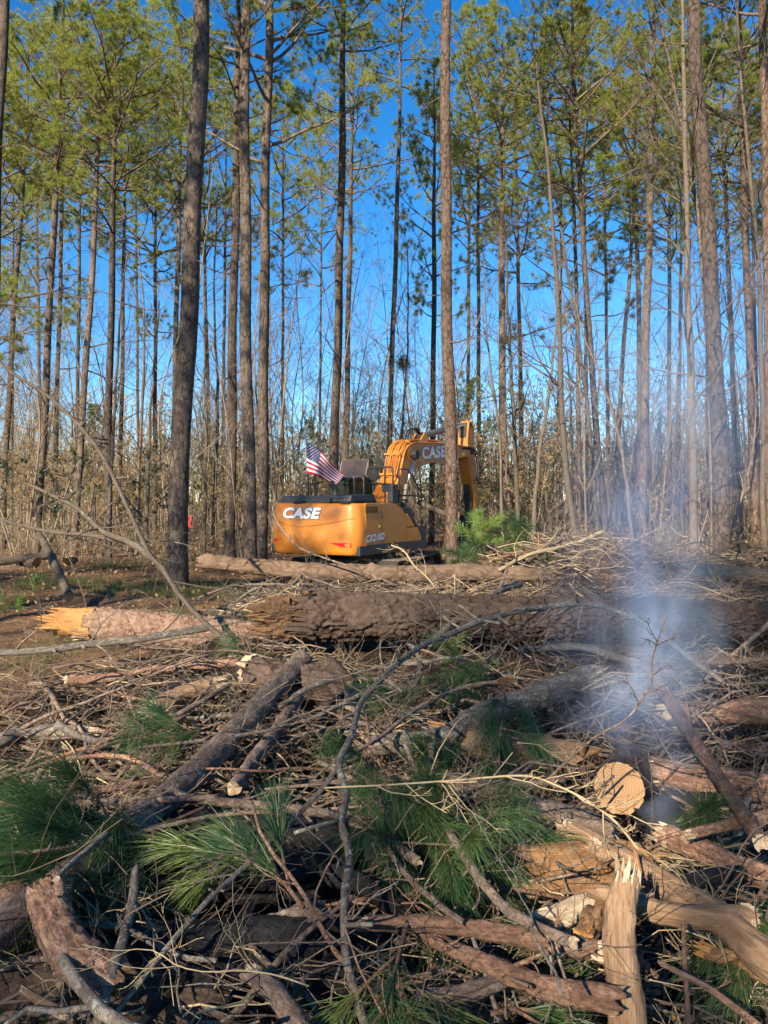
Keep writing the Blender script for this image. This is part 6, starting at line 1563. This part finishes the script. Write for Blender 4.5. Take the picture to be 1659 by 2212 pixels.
# column axis and half width against height, from the smouldering wood at the lower right
def at(px, py, d): return W(px, py, d)
col = [(at(1500, 1905, 3.1), .05), (at(1440, 1740, 3.9), .18), (at(1395, 1560, 4.6), .28), (at(1400, 1350, 5.0), .31), (at(1380, 1180, 5.3), .31), (at(1420, 1000, 5.6), .50), (at(1500, 780, 6.0), .75), (at(1560, 520, 6.6), .9)]
zs = [c[0][2] for c in col]
cx = curve(Z, [(c[0][2], c[0][0]) for c in col]); cy = curve(Z, [(c[0][2], c[0][1]) for c in col]); cr = curve(Z, [(c[0][2], c[1]) for c in col])
dn = curve(Z, list(zip(zs, (2.1, 1.9, 1.6, 1.5, 1.3, .55, .22, .0))))
rx = k.math('DIVIDE', k.math('SUBTRACT', Xw, cx), cr); ry = k.math('DIVIDE', k.math('SUBTRACT', Yw, cy), k.math('MULTIPLY', cr, 1.3))
r2 = k.math('ADD', k.math('MULTIPLY', rx, rx), k.math('MULTIPLY', ry, ry))
fall = k.math('EXPONENT', k.math('MULTIPLY', r2, -1.1))
mp2 = k.n('ShaderNodeMapping'); mp2.inputs['Scale'].default_value = (1, 1, .55); k.l(ge.outputs['Position'], mp2.inputs[0])
nz = k.noise(mp2.outputs[0], 4.2, 5, .62)
tex = k.math('MULTIPLY', k.math('MAXIMUM', k.math('SUBTRACT', nz, .40), 0), 6.0)
den = k.math('MULTIPLY', k.math('MULTIPLY', fall, tex), dn)
den = k.math('MULTIPLY', den, k.math('GREATER_THAN', fall, .03))
pv = k.n('ShaderNodeVolumePrincipled'); pv.inputs['Color'].default_value = (.60, .75, 1.0, 1); pv.inputs['Anisotropy'].default_value = -.1
k.l(den, pv.inputs['Density']); k.l(pv.outputs[0], out.inputs['Volume'])
mb = MB(); K = len(col)
Pc = spline(np.array([c[0] for c in col]), 24); Rc = np.interp(np.linspace(0, 1, 24), np.linspace(0, 1, K), [c[1] for c in col])
V = []; S_ = 16
for p_, r_ in zip(Pc, Rc):
    a_ = np.arange(S_) / S_ * 2 * np.pi; V.append(np.stack([p_[0] + (r_ * 1.9 + .28) * np.cos(a_), p_[1] + (r_ * 2.2 + .36) * np.sin(a_), np.full(S_, p_[2])], 1))
b_ = (np.arange(23) * S_)[:, None]; j_ = np.arange(S_); j2_ = (j_ + 1) % S_
mb.add(np.vstack(V), [np.stack([b_ + j_, b_ + j2_, b_ + S_ + j2_, b_ + S_ + j_], -1).reshape(-1, 4), np.arange(S_)[None, ::-1], (23 * S_ + np.arange(S_))[None]])
tag(mb.build('smoke', ['smoke'], None, True), 'blue-white smoke rising from the smouldering wood at the right', 'smoke', None, 'stuff')
M['smoke'].volume_intersection_method if hasattr(M['smoke'], 'volume_intersection_method') else None
